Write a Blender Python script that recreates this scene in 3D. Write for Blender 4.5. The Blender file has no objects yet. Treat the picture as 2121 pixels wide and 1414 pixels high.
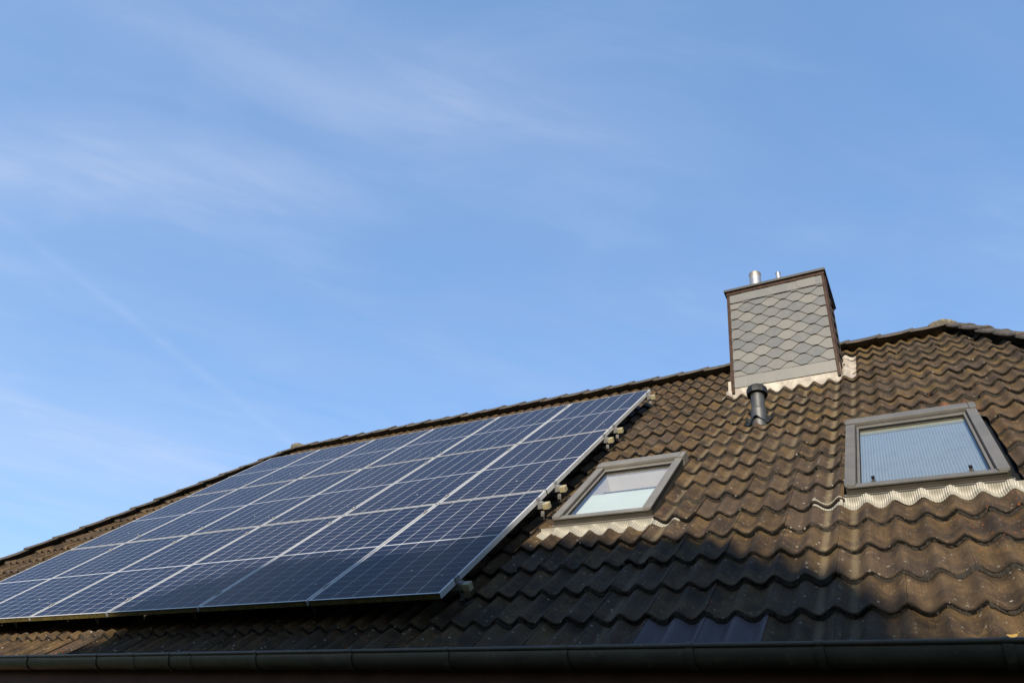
import bpy, bmesh, math, random
import numpy as np
from mathutils import Vector, Matrix

random.seed(7)
rng = np.random.default_rng(7)
scene = bpy.context.scene
COL = scene.collection

# ------------------------------------------------------------------ frame of the roof
PITCH = math.asin(0.7673)
SA, CA = math.sin(PITCH), math.cos(PITCH)
def RW(u, v, n):
    """roof coordinates (along the eave, up the slope, off the slope) to world"""
    return (u, v * CA - n * SA, v * SA + n * CA)
RM = Matrix(((1, 0, 0), (0, CA, -SA), (0, SA, CA)))

# ------------------------------------------------------------------ camera
F = 1504.5557
wv = np.array([1.66399422, 0.16733949, -0.55659593])
tv = np.array([-0.42460741, 1.48130235, 4.27746874])
th = np.linalg.norm(wv); kx, ky, kz = wv / th
K = np.array([[0, -kz, ky], [kz, 0, -kx], [-ky, kx, 0]])
RC = np.eye(3) + math.sin(th) * K + (1 - math.cos(th)) * K @ K      # roof -> camera (x right, y down, z forward)
cpos = -RC.T @ tv
RMn = np.array(RM)
ax = [RMn @ RC[0], -(RMn @ RC[1]), -(RMn @ RC[2])]                   # camera axes in world
cam_data = bpy.data.cameras.new("Camera")
cam = bpy.data.objects.new("Camera", cam_data); COL.objects.link(cam)
rot = Matrix([[float(ax[j][i]) for j in range(3)] for i in range(3)]).to_quaternion().to_matrix().to_4x4()
cam.matrix_world = Matrix.Translation(Vector(RMn @ cpos)) @ rot
cam_data.sensor_width = 36.0
cam_data.lens = 36.0 * F / 2121.0
cam_data.clip_start = 0.05
cam_data.clip_end = 5000
scene.camera = cam

# ------------------------------------------------------------------ sun, sky, exposure
SUN_EL, SUN_AZ = math.radians(15.0), math.radians(13.0)              # azimuth from -Y towards +X
sdir = Vector((math.sin(SUN_AZ) * math.cos(SUN_EL), -math.cos(SUN_AZ) * math.cos(SUN_EL), math.sin(SUN_EL)))
sun_data = bpy.data.lights.new("Sun", 'SUN')
sun = bpy.data.objects.new("Sun", sun_data); COL.objects.link(sun)
sun_data.energy = 5.0
sun_data.angle = math.radians(0.6)
sun_data.color = (1.0, 0.89, 0.73)
sun.rotation_euler = sdir.to_track_quat('Z', 'Y').to_euler()

scene.view_settings.view_transform = 'Standard'
scene.view_settings.look = 'None'
scene.view_settings.exposure = 1.5
scene.view_settings.gamma = 1.0

world = bpy.data.worlds.new("World"); scene.world = world; world.use_nodes = True
wn, wl = world.node_tree.nodes, world.node_tree.links
wn.clear()
def N(nodes, t, **kw):
    n = nodes.new(t)
    for k, v in kw.items():
        if k == 'inp':
            for i, x in v.items(): n.inputs[i].default_value = x
        else: setattr(n, k, v)
    return n
w_out = N(wn, 'ShaderNodeOutputWorld'); w_bg = N(wn, 'ShaderNodeBackground', inp={'Strength': 0.10})
sky = N(wn, 'ShaderNodeTexSky', sky_type='NISHITA', sun_disc=False)
sky.sun_elevation = SUN_EL
sky.sun_rotation = math.atan2(sdir.x, sdir.y)
sky.altitude = 60; sky.air_density = 1.0; sky.dust_density = 0.4; sky.ozone_density = 1.6
tc = N(wn, 'ShaderNodeTexCoord')
def wmath(op, a, b=None, c=None, clamp=False):
    m = N(wn, 'ShaderNodeMath', operation=op, use_clamp=clamp)
    for i, x in enumerate((a, b, c)):
        if x is None: continue
        if isinstance(x, (int, float)): m.inputs[i].default_value = x
        else: wl.new(x, m.inputs[i])
    return m.outputs[0]
def wdot(vec):
    d = N(wn, 'ShaderNodeVectorMath', operation='DOT_PRODUCT'); d.inputs[1].default_value = vec
    wl.new(tc.outputs['Generated'], d.inputs[0]); return d.outputs['Value']
def band(nrm, width, centre, reach, off=0.0):
    """soft streak of thin cloud along a great circle: close to the plane `nrm`, fading away from `centre`"""
    nrm = Vector(nrm).normalized(); centre = Vector(centre).normalized()
    a = wmath('DIVIDE', wmath('SUBTRACT', wdot(nrm), off), width)
    g = wmath('POWER', 2.718, wmath('MULTIPLY', wmath('MULTIPLY', a, a), -1.0))
    b = wmath('DIVIDE', wmath('SUBTRACT', 1.0, wdot(centre)), reach)
    h = wmath('POWER', 2.718, wmath('MULTIPLY', b, -1.0))
    return wmath('MULTIPLY', g, h)
def wnoise(scale, rotation, vscale, detail=5, rough=0.55, dist=0.3):
    mp = N(wn, 'ShaderNodeMapping'); mp.inputs['Rotation'].default_value = rotation; mp.inputs['Scale'].default_value = vscale
    wl.new(tc.outputs['Generated'], mp.inputs['Vector'])
    no = N(wn, 'ShaderNodeTexNoise', inp={'Scale': scale, 'Detail': detail, 'Roughness': rough, 'Distortion': dist})
    wl.new(mp.outputs[0], no.inputs['Vector']); return no.outputs['Fac']
def dirpx(x, y):
    d = RMn @ (RC.T @ np.array([(x - 1060.5) / F, (y - 707) / F, 1.0])); return Vector(d).normalized()
def pxband(p, q, w, c, reach):
    a, b = dirpx(*p), dirpx(*q)
    return band(a.cross(b), w, dirpx(*c), reach)
# cloud layer: directions projected on a flat layer high above, noise drawn out along the wind
sxyz = N(wn, 'ShaderNodeSeparateXYZ'); wl.new(tc.outputs['Generated'], sxyz.inputs[0])
zc = wmath('MAXIMUM', sxyz.outputs['Z'], 0.06)
lay = N(wn, 'ShaderNodeCombineXYZ'); wl.new(wmath('DIVIDE', sxyz.outputs['X'], zc), lay.inputs[0]); wl.new(wmath('DIVIDE', sxyz.outputs['Y'], zc), lay.inputs[1])
def lnoise(angle, sx, sy, scale, detail, rough, dist):
    mr_ = N(wn, 'ShaderNodeMapping'); mr_.inputs['Rotation'].default_value = (0, 0, -math.radians(angle)); wl.new(lay.outputs[0], mr_.inputs['Vector'])
    ms_ = N(wn, 'ShaderNodeMapping'); ms_.inputs['Scale'].default_value = (sx, sy, 1); wl.new(mr_.outputs[0], ms_.inputs['Vector'])
    no = N(wn, 'ShaderNodeTexNoise', inp={'Scale': scale, 'Detail': detail, 'Roughness': rough, 'Distortion': dist}); wl.new(ms_.outputs[0], no.inputs['Vector'])
    return no.outputs['Fac']
soft = lnoise(33, 0.8, 1.8, 1.6, 6, 0.5, 0.4)
fine = lnoise(38, 0.7, 2.2, 2.6, 9, 0.58, 0.5)
cross = lnoise(118, 0.8, 2.2, 2.2, 8, 0.55, 0.8)
streaks = wmath('MULTIPLY', wmath('SUBTRACT', fine, 0.50, clamp=True), wmath('MULTIPLY', soft, 0.95))
streaks = wmath('ADD', streaks, wmath('MULTIPLY', wmath('SUBTRACT', cross, 0.56, clamp=True), wmath('MULTIPLY', soft, 0.5)))
base = wmath('MULTIPLY', wmath('SUBTRACT', soft, 0.36, clamp=True), 0.9)
b1 = pxband((0, 320), (1200, 440), 0.06, (100, 330), 0.09)
b2 = pxband((300, 40), (1700, 420), 0.085, (800, 180), 0.12)
b4 = pxband((0, 880), (420, 1000), 0.06, (60, 930), 0.05)
b3 = pxband((0, 450), (590, 905), 0.006, (360, 730), 0.035)
total = wmath('MULTIPLY', b1, 0.42)
total = wmath('ADD', total, wmath('MULTIPLY', b2, 0.40))
total = wmath('ADD', total, wmath('MULTIPLY', b4, 0.5))
total = wmath('MULTIPLY', total, wmath('ADD', wmath('MULTIPLY', fine, 1.6), -0.15, clamp=True))
total = wmath('ADD', total, wmath('MULTIPLY', base, wmath('ADD', wmath('MULTIPLY', fine, 0.9), 0.1)))
total = wmath('ADD', total, streaks)
trail = wmath('MULTIPLY', b3, wmath('MULTIPLY', wnoise(40, (0, 0, 0), (1, 1, 1), 3), 0.24))
total = wmath('ADD', total, trail, clamp=True)
# a thin veil everywhere, thicker low down
zz = N(wn, 'ShaderNodeSeparateXYZ'); wl.new(tc.outputs['Generated'], zz.inputs[0])
veil = wmath('POWER', wmath('SUBTRACT', 1.0, wmath('ABSOLUTE', zz.outputs['Z']), clamp=True), 1.6)
total = wmath('ADD', wmath('MULTIPLY', total, 0.62), wmath('MULTIPLY', veil, 0.26), clamp=True)
mixc = N(wn, 'ShaderNodeMix', data_type='RGBA')
mixc.inputs['B'].default_value = (2.45, 2.75, 3.45, 1)
tint = N(wn, 'ShaderNodeMix', data_type='RGBA', blend_type='MULTIPLY', inp={'Factor': 1.0})
tint.inputs['B'].default_value = (0.90, 1.04, 1.17, 1)
wl.new(sky.outputs[0], tint.inputs['A'])
even = N(wn, 'ShaderNodeMix', data_type='RGBA', inp={'Factor': 0.45})
even.inputs['B'].default_value = (0.75, 1.55, 3.05, 1)
wl.new(tint.outputs['Result'], even.inputs['A'])
wl.new(even.outputs['Result'], mixc.inputs['A']); wl.new(total, mixc.inputs['Factor'])
wl.new(mixc.outputs['Result'], w_bg.inputs['Color']); wl.new(w_bg.outputs[0], w_out.inputs[0])

# ------------------------------------------------------------------ helpers
def tag(o, label=None, category=None, group=None, kind=None):
    if label: o['label'] = label
    if category: o['category'] = category
    if group: o['group'] = group
    if kind: o['kind'] = kind
    return o
def empty(name, loc=(0, 0, 0), rot=None):
    o = bpy.data.objects.new(name, None); COL.objects.link(o)
    o.empty_display_size = 0.2
    m = Matrix.Translation(Vector(loc))
    if rot is not None: m = m @ rot.to_4x4()
    o.matrix_world = m; o['_m'] = 0; MW[o.name] = m
    del o['_m']
    return o
MW = {}
class MB:
    """collects faces, links them as one mesh object"""
    def __init__(s, tf=None): s.v = []; s.f = []; s.m = []; s.s = []; s.tf = tf or (lambda a, b, c: (a, b, c))
    def add(s, verts, faces, mi=0, smooth=False):
        k = len(s.v); s.v += [s.tf(*p) for p in verts]
        for f in faces: s.f.append([i + k for i in f]); s.m.append(mi); s.s.append(smooth)
    def box(s, x0, x1, y0, y1, z0, z1, mi=0, bev=0.0):
        if x1 < x0: x0, x1 = x1, x0
        if y1 < y0: y0, y1 = y1, y0
        if z1 < z0: z0, z1 = z1, z0
        if bev <= 0:
            p = [(x, y, z) for z in (z0, z1) for y in (y0, y1) for x in (x0, x1)]
            s.add(p, [(0, 2, 3, 1), (4, 5, 7, 6), (0, 1, 5, 4), (2, 6, 7, 3), (0, 4, 6, 2), (1, 3, 7, 5)], mi); return
        b = min(bev, (x1 - x0) / 2.01, (y1 - y0) / 2.01, (z1 - z0) / 2.01)
        bm = bmesh.new(); bmesh.ops.create_cube(bm, size=1)
        for q in bm.verts: q.co = Vector(((x0 + x1) / 2 + q.co.x * (x1 - x0), (y0 + y1) / 2 + q.co.y * (y1 - y0), (z0 + z1) / 2 + q.co.z * (z1 - z0)))
        bmesh.ops.bevel(bm, geom=bm.edges[:], offset=b, segments=2, affect='EDGES', profile=0.6)
        s.add_bm(bm, mi)
    def add_bm(s, bm, mi=0, smooth=False):
        bm.verts.index_update()
        s.add([tuple(q.co) for q in bm.verts], [[q.index for q in f.verts] for f in bm.faces], mi, smooth); bm.free()
    def lathe(s, c, prof, seg=32, axis=(0, 0, 1), mi=0, smooth=True, squash=None):
        """prof: list of (radius, height) around `axis` from point c"""
        a = Vector(axis).normalized(); t = a.orthogonal().normalized(); b = a.cross(t)
        vs = []
        for r, h in prof:
            for k in range(seg):
                g = 2 * math.pi * k / seg
                vs.append(tuple(Vector(c) + a * h + (t * math.cos(g) + b * math.sin(g)) * r))
        fs = [(i * seg + k, i * seg + (k + 1) % seg, (i + 1) * seg + (k + 1) % seg, (i + 1) * seg + k) for i in range(len(prof) - 1) for k in range(seg)]
        s.add(vs, fs, mi, smooth)
    def sweep(s, pts, section, mi=0, smooth=True, closed=True, caps=False):
        """section: offsets (a,b,c) added to each point"""
        n = len(section); vs = [tuple(Vector(p) + Vector(q)) for p in pts for q in section]
        r = n if closed else n - 1
        fs = [(i * n + k, i * n + (k + 1) % n, (i + 1) * n + (k + 1) % n, (i + 1) * n + k) for i in range(len(pts) - 1) for k in range(r)]
        if caps: fs += [tuple(range(n))[::-1], tuple((len(pts) - 1) * n + k for k in range(n))]
        s.add(vs, fs, mi, smooth)
    def tube(s, pts, r, seg=10, mi=0, caps=True):
        P = [Vector(p) for p in pts]; vs = []
        for i, p in enumerate(P):
            d = (P[min(i + 1, len(P) - 1)] - P[max(i - 1, 0)]).normalized(); t = d.orthogonal().normalized(); b = d.cross(t)
            for k in range(seg):
                g = 2 * math.pi * k / seg; vs.append(tuple(p + (t * math.cos(g) + b * math.sin(g)) * r))
        fs = [(i * seg + k, i * seg + (k + 1) % seg, (i + 1) * seg + (k + 1) % seg, (i + 1) * seg + k) for i in range(len(P) - 1) for k in range(seg)]
        if caps: fs += [tuple(range(seg))[::-1], tuple((len(P) - 1) * seg + k for k in range(seg))]
        s.add(vs, fs, mi, True)
    def build(s, name, mats, parent=None, fix=True, label=None):
        me = bpy.data.meshes.new(name); me.from_pydata(s.v, [], s.f)
        if not isinstance(mats, (list, tuple)): mats = [mats]
        for m in mats: me.materials.append(m)
        me.polygons.foreach_set('material_index', s.m); me.polygons.foreach_set('use_smooth', s.s)
        me.update()
        if fix:
            bm = bmesh.new(); bm.from_mesh(me); bmesh.ops.recalc_face_normals(bm, faces=bm.faces[:]); bm.to_mesh(me); bm.free()
        return link(name, me, parent, label)
def link(name, me, parent=None, label=None):
    """mesh coordinates are world coordinates unless the parent is a rotated frame"""
    o = bpy.data.objects.new(name, me); COL.objects.link(o)
    if parent is not None:
        o.parent = parent
        if parent.name in MW: o.matrix_parent_inverse = MW[parent.name].inverted()
    if label: o['label'] = label
    return o
def smooth_by_angle(o, deg=40):
    me = o.data
    me.polygons.foreach_set('use_smooth', [True] * len(me.polygons))
    me.set_sharp_from_angle(angle=math.radians(deg))

# ------------------------------------------------------------------ materials
def mat(name):
    m = bpy.data.materials.new(name); m.use_nodes = True
    nt = m.node_tree; nt.nodes.clear()
    out = nt.nodes.new('ShaderNodeOutputMaterial'); b = nt.nodes.new('ShaderNodeBsdfPrincipled')
    nt.links.new(b.outputs[0], out.inputs[0])
    return m, nt.nodes, nt.links, b, out
class G:
    """small node-graph helper"""
    def __init__(s, name): s.m, s.n, s.l, s.b, s.out = mat(name)
    def node(s, t, **kw): return N(s.n, t, **kw)
    def set(s, sock, x):
        if hasattr(x, 'is_output') or isinstance(x, bpy.types.NodeSocket): s.l.new(x, sock)
        else:
            if isinstance(x, tuple) and len(x) == 3 and sock.type == 'RGBA': x = (*x, 1)
            sock.default_value = x
    def math(s, op, a, b=None, c=None, clamp=False):
        m = s.node('ShaderNodeMath', operation=op, use_clamp=clamp)
        for i, x in enumerate((a, b, c)):
            if x is not None: s.set(m.inputs[i], x)
        return m.outputs[0]
    def mix(s, f, a, b, bt='MIX'):
        m = s.node('ShaderNodeMix', data_type='RGBA', blend_type=bt)
        s.set(m.inputs['Factor'], f); s.set(m.inputs['A'], a); s.set(m.inputs['B'], b); return m.outputs['Result']
    def coord(s, kind='Object', scale=(1, 1, 1), rot=(0, 0, 0)):
        t = s.node('ShaderNodeTexCoord'); mp = s.node('ShaderNodeMapping')
        mp.inputs['Scale'].default_value = scale; mp.inputs['Rotation'].default_value = rot
        s.l.new(t.outputs[kind], mp.inputs['Vector']); return mp.outputs[0]
    def noise(s, v, scale, detail=4, rough=0.55, dist=0.0, out='Fac'):
        n = s.node('ShaderNodeTexNoise', inp={'Scale': scale, 'Detail': detail, 'Roughness': rough, 'Distortion': dist})
        s.l.new(v, n.inputs['Vector']); return n.outputs[out]
    def vor(s, v, scale, out='Distance', feature='F1', rnd=1.0):
        n = s.node('ShaderNodeTexVoronoi', feature=feature, inp={'Scale': scale, 'Randomness': rnd})
        s.l.new(v, n.inputs['Vector']); return n.outputs[out]
    def ramp(s, x, a, b):
        """0 at a, 1 at b"""
        m = s.node('ShaderNodeMapRange', clamp=True, interpolation_type='SMOOTHSTEP')
        s.set(m.inputs['Value'], x); m.inputs['From Min'].default_value = min(a, b); m.inputs['From Max'].default_value = max(a, b)
        if a > b: m.inputs['To Min'].default_value = 1; m.inputs['To Max'].default_value = 0
        return m.outputs['Result']
    def attr(s, name):
        return s.node('ShaderNodeAttribute', attribute_name=name).outputs['Fac']
    def bump(s, h, strength=0.3, dist=0.01):
        b = s.node('ShaderNodeBump', inp={'Strength': strength, 'Distance': dist}); s.l.new(h, b.inputs['Height'])
        s.l.new(b.outputs[0], s.b.inputs['Normal'])
    def col(s, c): s.set(s.b.inputs['Base Color'], c)
    def rough(s, r): s.set(s.b.inputs['Roughness'], r)
    def metal(s, r): s.set(s.b.inputs['Metallic'], r)
M = {}
def rough_mat(name, c1, c2, scale=8, rough=0.7, bump=0.15, metal=0.0, bd=0.004, speck=None, kind='Object', detail=6):
    g = G(name); v = g.coord(kind)
    n1 = g.noise(v, scale, detail, 0.6); c = g.mix(g.ramp(n1, 0.35, 0.68), c1, c2)
    if speck: c = g.mix(g.math('MULTIPLY', g.ramp(g.noise(v, scale * 5, 4, 0.7), 0.58, 0.7), speck[1]), c, speck[0])
    g.col(c); g.rough(g.math('ADD', rough - 0.1, g.math('MULTIPLY', g.noise(v, scale * 2, 3), 0.2))); g.metal(metal)
    if bump: g.bump(g.noise(v, scale * 6, 5, 0.65), bump, bd)
    M[name] = g.m; return g.m

def tile_material():
    g = G('concrete_tile')
    v = g.coord('Object')
    uv = g.node('ShaderNodeUVMap'); uv.uv_map = 'UVMap'
    sp = g.node('ShaderNodeSeparateXYZ'); g.l.new(uv.outputs[0], sp.inputs[0])
    S, T = sp.outputs['X'], sp.outputs['Y']                     # S in waves, T 0..1 up the tile
    rnd, streak, upper = g.attr('rnd'), g.attr('streak'), g.attr('upper')
    big = g.noise(v, 0.9, 4, 0.5); mid = g.noise(v, 5, 5, 0.6); fin = g.noise(v, 34, 7, 0.78); grit = g.noise(v, 220, 3, 0.7)
    dark = (0.0165, 0.0108, 0.0066); brown = (0.052, 0.0328, 0.0148); ochre = (0.080, 0.0495, 0.0120); grey = (0.036, 0.0255, 0.0180)
    c = g.mix(g.ramp(mid, 0.36, 0.62), dark, brown)
    c = g.mix(g.math('MULTIPLY', g.ramp(g.noise(v, 3.1, 4, 0.6), 0.46, 0.66), g.math('ADD', 0.15, g.math('MULTIPLY', upper, 0.75))), c, ochre)
    c = g.mix(g.math('MULTIPLY', g.ramp(rnd, 0.55, 1.0), 0.7), c, grey)
    c = g.mix(g.math('MULTIPLY', g.ramp(g.noise(v, 13, 6, 0.72, 0.6), 0.50, 0.66), 0.55), c, (0.017, 0.0125, 0.008))
    c = g.mix(g.math('MULTIPLY', g.ramp(g.noise(v, 9.0, 6, 0.7, 0.4), 0.56, 0.70), 0.5), c, (0.105, 0.066, 0.026))
    # algae film runs along the waves
    mp = g.node('ShaderNodeMapping'); mp.inputs['Scale'].default_value = (9, 0.5, 1); g.l.new(uv.outputs[0], mp.inputs['Vector'])
    run = g.noise(mp.outputs[0], 1.0, 5, 0.6)
    c = g.mix(g.math('MULTIPLY', g.ramp(run, 0.45, 0.72), 0.45), c, (0.016, 0.012, 0.008))
    c = g.mix(g.math('MULTIPLY', g.ramp(fin, 0.52, 0.75), 0.36), c, (0.092, 0.060, 0.032))
    c = g.mix(g.math('MULTIPLY', g.ramp(grit, 0.45, 0.8), 0.45), c, (0.009, 0.0070, 0.005))
    # washed pale runs in the troughs under the chimney lead
    fr = g.math('FRACT', S)
    tr = g.math('ABSOLUTE', g.math('SUBTRACT', fr, 0.5))
    wob = g.math('MULTIPLY', g.math('SUBTRACT', g.noise(v, 7, 3), 0.5), 0.10)
    wash = g.math('MULTIPLY', g.ramp(g.math('ADD', tr, wob), 0.20, 0.02), streak)
    c = g.mix(g.math('MULTIPLY', wash, g.ramp(fin, 0.2, 0.55)), c, (0.100, 0.080, 0.048))
    # dirt and moss at the lower edge and in the laps
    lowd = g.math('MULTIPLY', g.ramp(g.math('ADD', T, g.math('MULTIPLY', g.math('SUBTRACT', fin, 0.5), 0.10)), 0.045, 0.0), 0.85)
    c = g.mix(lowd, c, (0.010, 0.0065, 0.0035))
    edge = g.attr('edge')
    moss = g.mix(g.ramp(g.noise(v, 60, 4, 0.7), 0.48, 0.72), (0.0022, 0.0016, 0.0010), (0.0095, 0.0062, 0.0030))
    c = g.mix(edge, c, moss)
    # lichen: white crusts, orange spots
    ms = g.ramp(g.noise(v, 1.7, 3), 0.40, 0.62)
    d1 = g.ramp(g.math('ADD', g.vor(v, 24), g.math('MULTIPLY', g.math('SUBTRACT', g.noise(v, 90, 3), 0.5), 0.20)), 0.20, 0.15)
    k1 = g.ramp(g.node_color(v, 24, 0), 0.66, 0.68)
    c = g.mix(g.math('MULTIPLY', g.math('MULTIPLY', d1, k1), g.math('ADD', 0.35, g.math('MULTIPLY', ms, 0.5))), c, (0.17, 0.165, 0.14))
    d3 = g.ramp(g.vor(v, 75), 0.21, 0.14)
    k3 = g.ramp(g.node_color(v, 75, 0), 0.80, 0.82)
    c = g.mix(g.math('MULTIPLY', g.math('MULTIPLY', d3, k3), 0.75), c, (0.18, 0.165, 0.135))
    om = g.ramp(g.noise(v, 1.1, 3, 0.5), 0.50, 0.62)
    d2 = g.ramp(g.math('ADD', g.vor(v, 34), g.math('MULTIPLY', g.math('SUBTRACT', g.noise(v, 120, 3), 0.5), 0.25)), 0.22, 0.17)
    k2 = g.ramp(g.node_color(v, 34, 1), 0.62, 0.64)
    c = g.mix(g.math('MULTIPLY', g.math('MULTIPLY', d2, k2), g.math('MULTIPLY', om, 0.85)), c, (0.15, 0.042, 0.010))
    # one large orange colony above the big roof window
    geo = g.node('ShaderNodeNewGeometry')
    dd = g.node('ShaderNodeVectorMath', operation='DISTANCE'); g.l.new(geo.outputs['Position'], dd.inputs[0]); dd.inputs[1].default_value = RW(2.93, 3.05, -0.17)
    spot = g.math('MULTIPLY', g.ramp(dd.outputs['Value'], 0.24, 0.03), g.ramp(g.noise(v, 34, 4, 0.7), 0.46, 0.56))
    c = g.mix(spot, c, (0.16, 0.05, 0.012))
    g.col(c); g.rough(g.math('ADD', 0.50, g.math('MULTIPLY', fin, 0.35))); g.b.inputs['Specular IOR Level'].default_value = 0.14
    h = g.math('ADD', g.math('MULTIPLY', fin, 0.6), g.math('ADD', g.math('MULTIPLY', grit, 0.35), g.math('MULTIPLY', g.math('MULTIPLY', edge, g.noise(v, 60, 4, 0.8)), 5.0)))
    g.bump(h, 0.8, 0.005)
    M['tile'] = g.m
def _nc(s, v, scale, ch):
    n = s.node('ShaderNodeTexVoronoi', feature='F1', inp={'Scale': scale, 'Randomness': 1.0}); s.l.new(v, n.inputs['Vector'])
    q = s.node('ShaderNodeSeparateColor'); s.l.new(n.outputs['Color'], q.inputs[0]); return q.outputs[ch]
G.node_color = _nc
tile_material()
rough_mat('ridge', (0.010, 0.0080, 0.0065), (0.032, 0.024, 0.017), 16, 0.8, 0.9, speck=((0.15, 0.145, 0.11), 0.5), bd=0.006)
rough_mat('crust', (0.09, 0.078, 0.048), (0.014, 0.012, 0.008), 22, 0.9, 0.8, speck=((0.20, 0.19, 0.15), 0.8), bd=0.01)
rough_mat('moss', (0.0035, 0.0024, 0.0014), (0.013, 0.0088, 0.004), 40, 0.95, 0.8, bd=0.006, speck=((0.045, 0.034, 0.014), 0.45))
rough_mat('underlay', (0.008, 0.008, 0.008), (0.014, 0.013, 0.012), 5, 0.9, 0)
rough_mat('gutter', (0.034, 0.029, 0.022), (0.048, 0.041, 0.031), 5, 0.42, 0.05, speck=((0.12, 0.10, 0.07), 0.35))
M['gutter'].node_tree.nodes['Principled BSDF'].inputs['Specular IOR Level'].default_value = 0.3
rough_mat('fascia', (0.042, 0.018, 0.010), (0.060, 0.027, 0.017), 6, 0.6, 0.2)
rough_mat('render', (0.045, 0.018, 0.010), (0.065, 0.027, 0.016), 12, 0.9, 0.4)
for k_ in ('render', 'fascia'): M[k_].node_tree.nodes['Principled BSDF'].inputs['Specular IOR Level'].default_value = 0.1
rough_mat('lead', (0.12, 0.102, 0.086), (0.21, 0.195, 0.165), 9, 0.75, 0.3, speck=((0.07, 0.038, 0.024), 0.8))
rough_mat('alu', (0.15, 0.15, 0.15), (0.19, 0.19, 0.185), 9, 0.42, 0.0, metal=0.35)
rough_mat('cream', (0.15, 0.13, 0.075), (0.20, 0.175, 0.10), 40, 0.7, 0.2, speck=((0.07, 0.04, 0.025), 0.5))
rough_mat('blind_stack', (0.10, 0.095, 0.055), (0.13, 0.12, 0.07), 8, 0.8, 0)
rough_mat('steel_dull', (0.035, 0.034, 0.032), (0.06, 0.056, 0.05), 30, 0.5, 0.1, metal=0.5)
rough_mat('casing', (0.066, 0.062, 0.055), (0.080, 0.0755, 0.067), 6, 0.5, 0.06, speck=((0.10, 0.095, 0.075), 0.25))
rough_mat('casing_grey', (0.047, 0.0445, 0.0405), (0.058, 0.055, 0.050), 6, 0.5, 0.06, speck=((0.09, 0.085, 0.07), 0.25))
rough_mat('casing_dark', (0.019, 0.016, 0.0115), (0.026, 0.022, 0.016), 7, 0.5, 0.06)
rough_mat('rubber', (0.004, 0.004, 0.004), (0.006, 0.006, 0.006), 9, 0.6, 0)
rough_mat('black_plastic', (0.004, 0.0045, 0.005), (0.007, 0.0075, 0.008), 8, 0.5, 0.05)
M['black_plastic'].node_tree.nodes['Principled BSDF'].inputs['Specular IOR Level'].default_value = 0.25
M['rubber'].node_tree.nodes['Principled BSDF'].inputs['Specular IOR Level'].default_value = 0.1
rough_mat('grey_plastic', (0.013, 0.014, 0.0145), (0.020, 0.021, 0.0215), 12, 0.52, 0.05, speck=((0.04, 0.04, 0.036), 0.3))
rough_mat('brown_metal', (0.014, 0.0065, 0.0038), (0.028, 0.0145, 0.009), 12, 0.5, 0.1)
M['brown_metal'].node_tree.nodes['Principled BSDF'].inputs['Specular IOR Level'].default_value = 0.12
rough_mat('cap_metal', (0.006, 0.005, 0.0045), (0.010, 0.008, 0.007), 12, 0.5, 0.1)
rough_mat('white_paint', (0.26, 0.255, 0.24), (0.30, 0.29, 0.28), 3, 0.5, 0)
rough_mat('blind_pale', (0.28, 0.30, 0.285), (0.30, 0.32, 0.305), 3, 0.8, 0)
rough_mat('lining', (0.44, 0.39, 0.36), (0.48, 0.43, 0.40), 5, 0.6, 0)
rough_mat('new_tile', (0.042, 0.036, 0.040), (0.052, 0.044, 0.050), 4, 0.5, 0.02)
M['new_tile'].node_tree.nodes['Principled BSDF'].inputs['Specular IOR Level'].default_value = 0.15
rough_mat('grass', (0.030, 0.050, 0.014), (0.055, 0.075, 0.022), 3, 0.9, 0.5, bd=0.03)
rough_mat('leaf', (0.012, 0.022, 0.006), (0.028, 0.040, 0.011), 2, 0.7, 0.0)
rough_mat('bark', (0.06, 0.045, 0.03), (0.10, 0.08, 0.055), 12, 0.9, 0.6)
rough_mat('dry_leaf', (0.16, 0.10, 0.015), (0.20, 0.13, 0.025), 40, 0.7, 0)

def slate_material():
    g = G('slate'); v = g.coord('Object'); r = g.attr('rnd')
    c = g.mix(g.ramp(r, 0.0, 1.0), (0.034, 0.037, 0.040), (0.062, 0.060, 0.055))
    c = g.mix(g.math('MULTIPLY', g.ramp(g.noise(v, 14, 5, 0.65), 0.4, 0.7), 0.35), c, (0.074, 0.070, 0.060))
    c = g.mix(g.math('MULTIPLY', g.ramp(g.noise(v, 120, 3, 0.7), 0.64, 0.72), 0.4), c, (0.13, 0.125, 0.11))
    g.col(c); g.rough(0.55); g.bump(g.noise(v, 50, 5, 0.6), 0.25, 0.003); M['slate'] = g.m
slate_material()
rough_mat('slate_edge_shade', (0.006, 0.0058, 0.0055), (0.010, 0.0095, 0.009), 20, 0.8, 0)  # near-black edge faces stand in for the shadow lines between slates
def flue_material():
    g = G('flue_steel'); v = g.coord('Object')
    z = g.node('ShaderNodeSeparateXYZ'); g.l.new(g.coord('Object'), z.inputs[0])
    t = g.ramp(g.math('ADD', z.outputs['Z'], g.math('MULTIPLY', g.noise(v, 9), 0.06)), 5.53, 5.60)
    g.col(g.mix(g.math('MULTIPLY', t, 0.6), (0.34, 0.34, 0.34), (0.32, 0.23, 0.12))); g.metal(0.9)
    g.rough(g.math('ADD', 0.30, g.math('MULTIPLY', g.noise(v, 20), 0.25))); M['flue'] = g.m
flue_material()

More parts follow.
